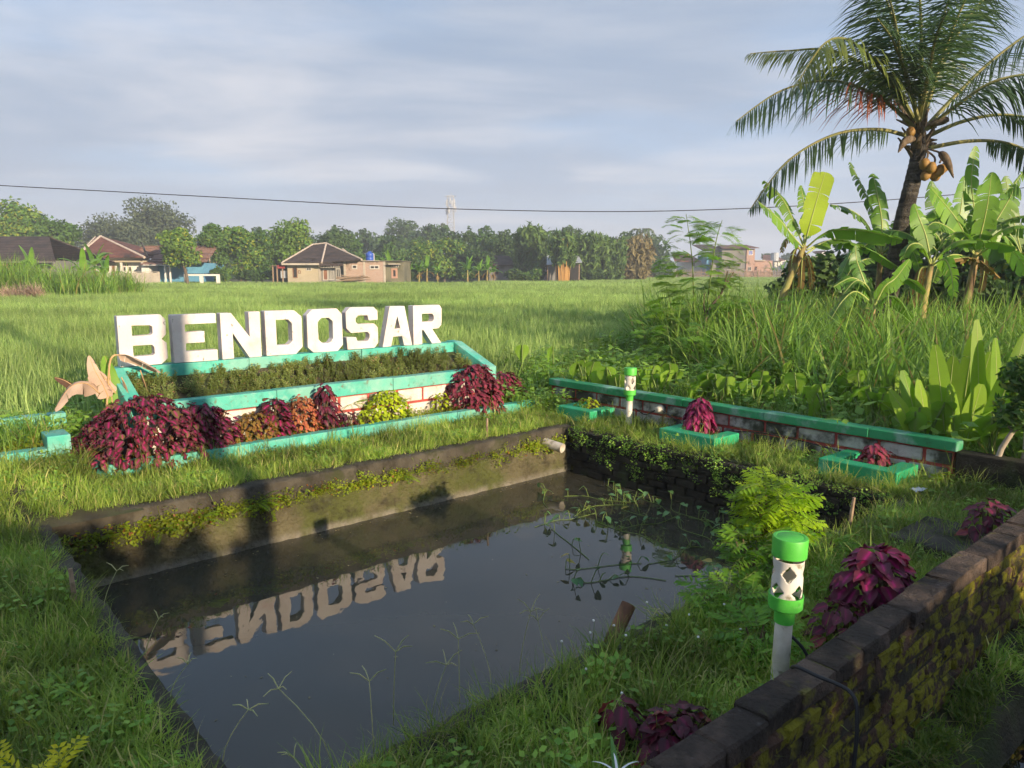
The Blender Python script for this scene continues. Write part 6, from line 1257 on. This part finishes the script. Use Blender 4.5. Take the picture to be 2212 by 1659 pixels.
# ================================================================== trees across the field
def far_tree(x, ytop, wpx, ych, Y, N, size, mat, lab, name='tree', **k):
    px = Y/FV; h_ = Z(ytop, Y); cr = wpx*px/2; ch = (ych-ytop)*px
    return tree(name, lab, (X(x, Y), Y), h_, cr, ch, N, size, mat, k.pop('tr', .16), k.pop('lobes', 11), **k)
FT = [
 (60, 443, 120, 540, 105, 4200, .42, f_lit, 'tall bumpy yellow green tree behind the dark roofed house', {}),
 (130, 478, 80, 560, 100, 2200, .38, f_mid, 'lower tree between the dark roofed house and the white house', {}),
 (20, 470, 90, 560, 112, 2200, .42, f_mid, 'tree cut by the left edge behind the dark roof', {}),
 (232, 472, 150, 565, 135, 3600, .42, f_grey, 'broad airy grey tree rising behind the white house', dict(airy=.8, bark=m_palebark, tr=.3, hollow=.3)),
 (345, 424, 160, 560, 138, 5200, .42, f_grey, 'tallest airy grey green tree in the row, behind the blue house', dict(airy=.82, bark=m_palebark, tr=.35, hollow=.3, lobes=15)),
 (290, 470, 110, 565, 130, 2400, .40, f_grey, 'grey green tree between the two tallest airy ones', dict(airy=.8, bark=m_palebark)),
 (404, 497, 76, 575, 80, 3600, .26, f_lit, 'round dense tree with crooked trunk before the blue house', dict(tr=.18, lean=(-.8, 0))),
 (462, 488, 64, 570, 88, 2400, .26, f_mid, 'fine leaved slim tree with several pale stems right of the round tree', dict(stems=3, bark=m_palebark, tr=.1)),
 (520, 492, 80, 590, 90, 3000, .30, f_lit, 'bushy tree with yellow leaves between the slim tree and the middle house', dict(trunkh=1.5)),
 (566, 500, 70, 592, 94, 2400, .32, f_mid, 'dense mid green tree left of the bright domed tree', dict(trunkh=1.5)),
 (640, 482, 96, 580, 97, 4200, .32, f_lit, 'bright domed tree behind the left of the middle house', dict(trunkh=1.5)),
 (598, 505, 60, 590, 100, 1800, .32, f_mid, 'small dark tree against the bright domed one', dict(trunkh=1.5)),
 (722, 496, 74, 590, 112, 2600, .36, f_dark, 'dark grey tree behind the roof of the middle house', dict(trunkh=1.5)),
 (768, 520, 60, 590, 118, 1800, .36, f_mid, 'low tree behind the blue tank', dict(trunkh=1.5)),
 (795, 508, 34, 545, 230, 700, .7, f_dark, 'tiny distant tree with a flat top left of the far hill of trees', dict(airy=.8)),
 (826, 515, 30, 550, 230, 600, .7, f_dark, 'tiny distant round tree left of the far hill of trees', {}),
 (840, 528, 60, 590, 120, 1800, .36, f_mid, 'green tree behind the flat roofed annex', dict(trunkh=1.5)),
 (880, 480, 110, 560, 180, 3600, .55, f_dark, 'distant large dark tree left of the tower', dict(airy=.9)),
 (925, 490, 70, 570, 160, 2000, .5, f_dark, 'distant dark tree just left of the tower', {}),
 (905, 518, 80, 590, 125, 2600, .36, f_lit, 'yellowish tree in the row above the bananas', dict(trunkh=1.5)),
 (960, 516, 84, 590, 112, 3200, .34, f_lit, 'bright yellow green tree below the tower', dict(trunkh=1.2)),
 (958, 488, 22, 520, 200, 260, .6, f_grey, 'thin airy tree touching the left of the tower', dict(airy=.7)),
 (1010, 505, 60, 590, 118, 2200, .36, f_dark, 'dark tree right of the tower foot', dict(trunkh=1.5)),
 (1048, 492, 76, 590, 124, 2800, .38, f_mid, 'round green tree right of the tower', dict(trunkh=1.5)),
 (1090, 500, 70, 590, 118, 2400, .36, f_dark, 'dark tree left of the tall bamboo', dict(trunkh=1.5)),
 (1040, 535, 60, 592, 108, 1700, .32, f_dark, 'low dark tree behind the bananas', dict(trunkh=1.)),
 (1160, 490, 60, 590, 126, 1800, .38, f_mid, 'green tree behind the tall bamboo', {}),
 (1225, 492, 60, 570, 128, 1500, .38, f_dark, 'dark tree behind the golden bamboo', {}),
 (1412, 552, 36, 595, 140, 900, .42, f_dark, 'small dark tree right of the dry bamboo', {}),
 (1440, 556, 40, 595, 146, 900, .42, f_mid, 'small tree at the left of the orange roof', {}),
 (1655, 545, 40, 578, 230, 800, .65, f_dark, 'distant tree behind the brick extension', {}),
 (1700, 546, 44, 580, 240, 800, .7, f_dark, 'distant tree behind the brown roofed house', {}),
 (1730, 550, 40, 585, 215, 700, .6, f_dark, 'distant dark tree left of the white gabled house', {}),
 (1830, 540, 50, 590, 180, 1200, .5, f_dark, 'dark tree right of the white gabled house', {}),
 (1870, 548, 60, 590, 150, 1200, .45, f_dark, 'dark tree behind the torn banana leaves', {}),
]
for x, yt, wp_, yc, Y, N, sz, mt, lab, k in FT: far_tree(x, yt-(6 if 470 < yt < 530 else 0), wp_*1.18, yc+(12 if yc > 570 else 4), Y, int(N*1.7), sz*.85, mt, lab, **dict(k))
cs, rs = [], []          # the mass of trees behind, too far to tell apart
for x in np.arange(430, 1440, 9):
    Yw = 150+15*math.sin(x*.05); top = 516+7*math.sin(x*.031)+5*math.sin(x*.11)+(8 if x > 1250 else 0)
    for y in np.arange(top, 600, 14): p = at(x+U(-4, 4), y, Yw+U(-3, 3)); cs.append(tuple(p)); rs.append(U(1.0, 1.7))
V_, F_, T_ = leafcloud(cs, rs, 26000, .60, 1.5, 1, .3, 0, .3); o = MB().add(V_, F_, T_).build('distant_wood', f_dark); tag(o, 'dim mass of distant trees behind the tree row', 'wood', kind='stuff')
# low hedge plants along the far field edge
for i, (x, Y, lab) in enumerate([(480, 84, 'low bush right of the white gate frame'), (530, 86, 'low bush under the yellow leaved tree'), (565, 88, 'low bush left of the lean-to shed'), (885, 93, 'low bush right of the mossy wall'), (1000, 96, 'low bush among the banana row'), (1110, 99, 'low bush left of the tall bamboo'), (1150, 99, 'low dark bush under the tall bamboo'), (1280, 103, 'low bush at the start of the stake fence')]):
    far_tree(x, 583, 48, 604, Y, 900, .24, f_dark if i % 2 else f_mid, lab, name='bush', cat='bush', tr=.05, lobes=6, trunkh=.3)
# bamboo clumps
m_culm = surf('bamboo_culm', (.22, .24, .07), (.32, .30, .10), 1.5, .6, (), 0); m_gold = surf('golden_culm', (.50, .26, .07), (.55, .32, .10), 1.5, .6, (), 0)
def bamboo(x, ytop, wpx, Y, k, mat, lab, culm, N, bare=.35, size=.3):
    px = Y/FV; x0 = X(x, Y); h_ = Z(ytop, Y); r_ = wpx*px/2; t = thing('bamboo_clump', (x0, Y, 0), lab, 'bamboo', 'bamboo clumps at the far field edge'); cs, rs = [], []
    for i in range(k):
        a = i*2.4; q = math.sqrt((i+.5)/k); b0 = Vector((x0+r_*.42*q*math.cos(a), Y+r_*.4*q*math.sin(a), -.1)); tp_ = Vector((x0+r_*.85*q*math.cos(a), Y+r_*.8*q*math.sin(a), h_*U(.80, 1.0)*(1-.10*q))); md = b0.lerp(tp_, .55)+Vector((0, 0, h_*.06)); md.x = b0.x*.6+tp_.x*.4
        pth = smooth_path([b0, md, tp_], 4); MB().tube(pth, [.07*(1-.09*j) for j in range(len(pth))], 5).build('culm', culm, t)
        for j in range(5): c_ = b0.lerp(tp_, bare+(1-bare)*(j+.5)/5); cs.append(tuple(c_+Vector((U(-.3, .3), U(-.3, .3), 0)))); rs.append(r_*U(.20, .34))
    V_, F_, T_ = leafcloud(cs, rs, N, size, 3.4, 1.25, .1, .9, .15); MB().add(V_, F_, T_).build('foliage', mat, t)
bamboo(1146, 484, 96, 106, 16, f_bamb, 'tall green bamboo clump left of the grey shed', m_culm, 6500, .12)
bamboo(1217, 494, 62, 98, 18, f_bamb, 'bamboo clump with golden culms before the grey shed', m_gold, 2400, .5)
bamboo(1268, 498, 84, 104, 12, f_bamb, 'green bamboo clump right of the golden one', m_culm, 5200, .12)
bamboo(1318, 503, 76, 106, 10, f_bamb, 'grey green bamboo clump left of the dry one', m_culm, 4600, .12)
bamboo(1368, 506, 84, 108, 14, f_dryb, 'straw coloured dry bamboo clump at the right end of the trees', m_gold, 5600, .08)
bamboo(1240, 512, 60, 110, 8, f_bamb, 'small bamboo clump behind the golden culms', m_culm, 1800, .1)
# banana row along the far edge and in the left clump
bl = [MB() for _ in range(4)]
def ban_leaf_mesh(L, Wd, pit, droop, seed):
    rr = random.Random(seed); mb = MB(); y = z = 0; v = []; K = 9
    for k in range(K+1):
        q = k/K; th = pit-droop*q*q
        if k: y += L/K*math.cos(th); z += L/K*math.sin(th)
        w_ = Wd*.5*(.12 if q < .15 else math.sin(PI*min(1, .15+q*.84))**.5*rr.uniform(.75, 1.05))
        v += [(-w_, y, z-w_*.35), (0, y, z), (w_, y, z-w_*.35)]
    mb.add(v, [(k*3+j, k*3+j+1, k*3+j+4, k*3+j+3) for k in range(K) for j in range(2)]); return mb.mesh('banana_leaf', m_ban)
blm = [ban_leaf_mesh(2.2, .55, 1.35, .5, 1), ban_leaf_mesh(2.4, .6, 1.1, 1.4, 2), ban_leaf_mesh(2.2, .6, .8, 1.6, 3), ban_leaf_mesh(2.0, .55, .5, 1.5, 4)]; bld = [m.copy() for m in blm[2:]]
for m in bld: m.materials[0] = m_banbrown
stm_ = [MB().tube([(0, 0, -.1), (.02, 0, .9), (U(-.1, .1), 0, 1.9)], [.15, .12, .07], 8).mesh('pseudostem', m_banstem, smooth=True) for _ in range(3)]
def far_banana(x, ytop, Y, lab, k=9, grp='banana plants along the far field edge'):
    sc_ = Z(ytop, Y)/4.1; p = Vector((X(x, Y), Y, 0)); t = thing('banana_plant', p, lab, 'banana plant', grp); inst('pseudostem', random.choice(stm_), t, TR(p, U(0, 6), sc_=sc_)); a0 = U(0, 6)
    for i in range(k): inst('leaf', blm[0] if i < 2 else random.choice(blm[1:]), t, TR(p+Vector((0, 0, 1.85*sc_)), a0+i*2.4+U(-.3, .3), 0, 0, sc_*U(.75, 1.05)))
    for i in range(2): inst('leaf', random.choice(bld), t, TR(p+Vector((0, 0, 1.6*sc_)), a0+i*3+1, -.9, 0, sc_*.6))
for x, yt, Y, lab in [(820, 531, 100, 'banana rising left of the blue tank'), (842, 536, 99, 'banana just behind the blue tank'), (866, 548, 95, 'banana behind the mossy annex end'), (884, 553, 91, 'banana at the right corner of the mossy annex'), (905, 556, 92, 'second banana right of the annex'), (922, 540, 92, 'tallest banana of the group right of the annex'), (945, 560, 94, 'small banana left of the bright tree'), (1010, 548, 94, 'banana under the right side of the bright tree'), (1034, 553, 95, 'banana in the middle of the far row'), (1052, 548, 96, 'tall banana right in the far row'), (1066, 560, 97, 'last small banana of the far row, by the dim house')]: far_banana(x, yt, Y, lab)
for x, yt, Y, lab in [(68, 516, 58, 'banana standing before the dark tiled roof'), (205, 512, 60, 'banana before the pink hipped roof'), (180, 530, 48, 'banana rising out of the elephant grass'), (228, 535, 47, 'banana at the right end of the elephant grass'), (1690, 560, 140, 'far banana behind the stake fence, right'), (1668, 562, 150, 'far banana beside the brick extension'), (1730, 566, 140, 'far banana left of the white gabled house')]: far_banana(x, yt, Y, lab, 7, 'banana plants near the houses')
# small coconut palm above the dry bamboo
t = thing('coconut_palm', (X(1386, 125), 125, 0), 'small ragged coconut palm above the dry bamboo', 'palm'); c0 = at(1386, 508, 125); MB().tube([(c0.x, 125, 0), tuple(c0)], [.2, .14], 7).build('trunk', m_bark, t)
for i in range(11):
    a = i*2.4; d = Vector((math.cos(a), math.sin(a), 0)); frond(t, [c0, c0+d*.8+Vector((0, 0, 1.0)), c0+d*1.7+Vector((0, 0, .9)), c0+d*2.3+Vector((0, 0, -.1))], .6, m_frond, 16, .15, .10)
# ================================================================== behind the camera: unseen hedge added to shade the bank, pole across the road
t = thing('shade_hedge', W(-1, 13, 0), 'unseen leafy screen added across the road to shade the bank', 'shade_hedge'); cs, rs = [], []
for s in np.arange(-9, 9, .28):
    top = 3.05 if s < -1.4 else 3.05-.55*(s+1.4) if s < -.7 else 2.66-.22*(s+.7) if s < .45 else 2.16 if s < 1.8 else 1.85 if s < 2.6 else 1.5
    for z in np.arange(.3, top-.25, .42): cs.append(W(s+U(-.1, .1), 13+U(-.15, .15), z)); rs.append(.38)
    cs.append(W(s+U(-.1, .1), 13, top-.28+U(-.12, .06))); rs.append(.28)
V_, F_, T_ = leafcloud(cs, rs, 42000, .13, 1.6, 1, .2, 0, .1); MB().add(V_, F_, T_).build('foliage', f_mid, t); mb = MB()
for s in np.arange(-9, 9, .7): mb.tube([W(s, 13, -.1), W(s+U(-.1, .1), 13, 1.2)], .03, 6)
mb.build('stems', m_bark, t)
x, y, _ = W(.34, 11.8); t = thing('utility_pole', (x, y, 0), 'grey concrete utility pole across the road', 'pole'); MB().tube([(x, y, -.3), (x, y, 7.2)], [.115, .095], 14).build('shaft', m_greyp, t, True); MB().fbox(-.3, 1.0, 11.76, 11.84, 6.7, 6.8).build('cross_arm', m_metal, t)
# ================================================================== morning haze
m, nt, b = newmat('haze'); nt.nodes.remove(b); pv = nd(nt, 'ShaderNodeVolumePrincipled'); pv.inputs['Color'].default_value = (.82, .89, 1.0, 1); pv.inputs['Density'].default_value = .0013; pv.inputs['Anisotropy'].default_value = .1
nt.links.new(pv.outputs[0], nt.nodes['Material Output'].inputs['Volume'])
HAZE = True
if HAZE:
    o = MB().box(-870, 870, -870, 870, -2.2, 37).build('haze', m); tag(o, 'thin morning haze over the fields', 'haze', kind='stuff')
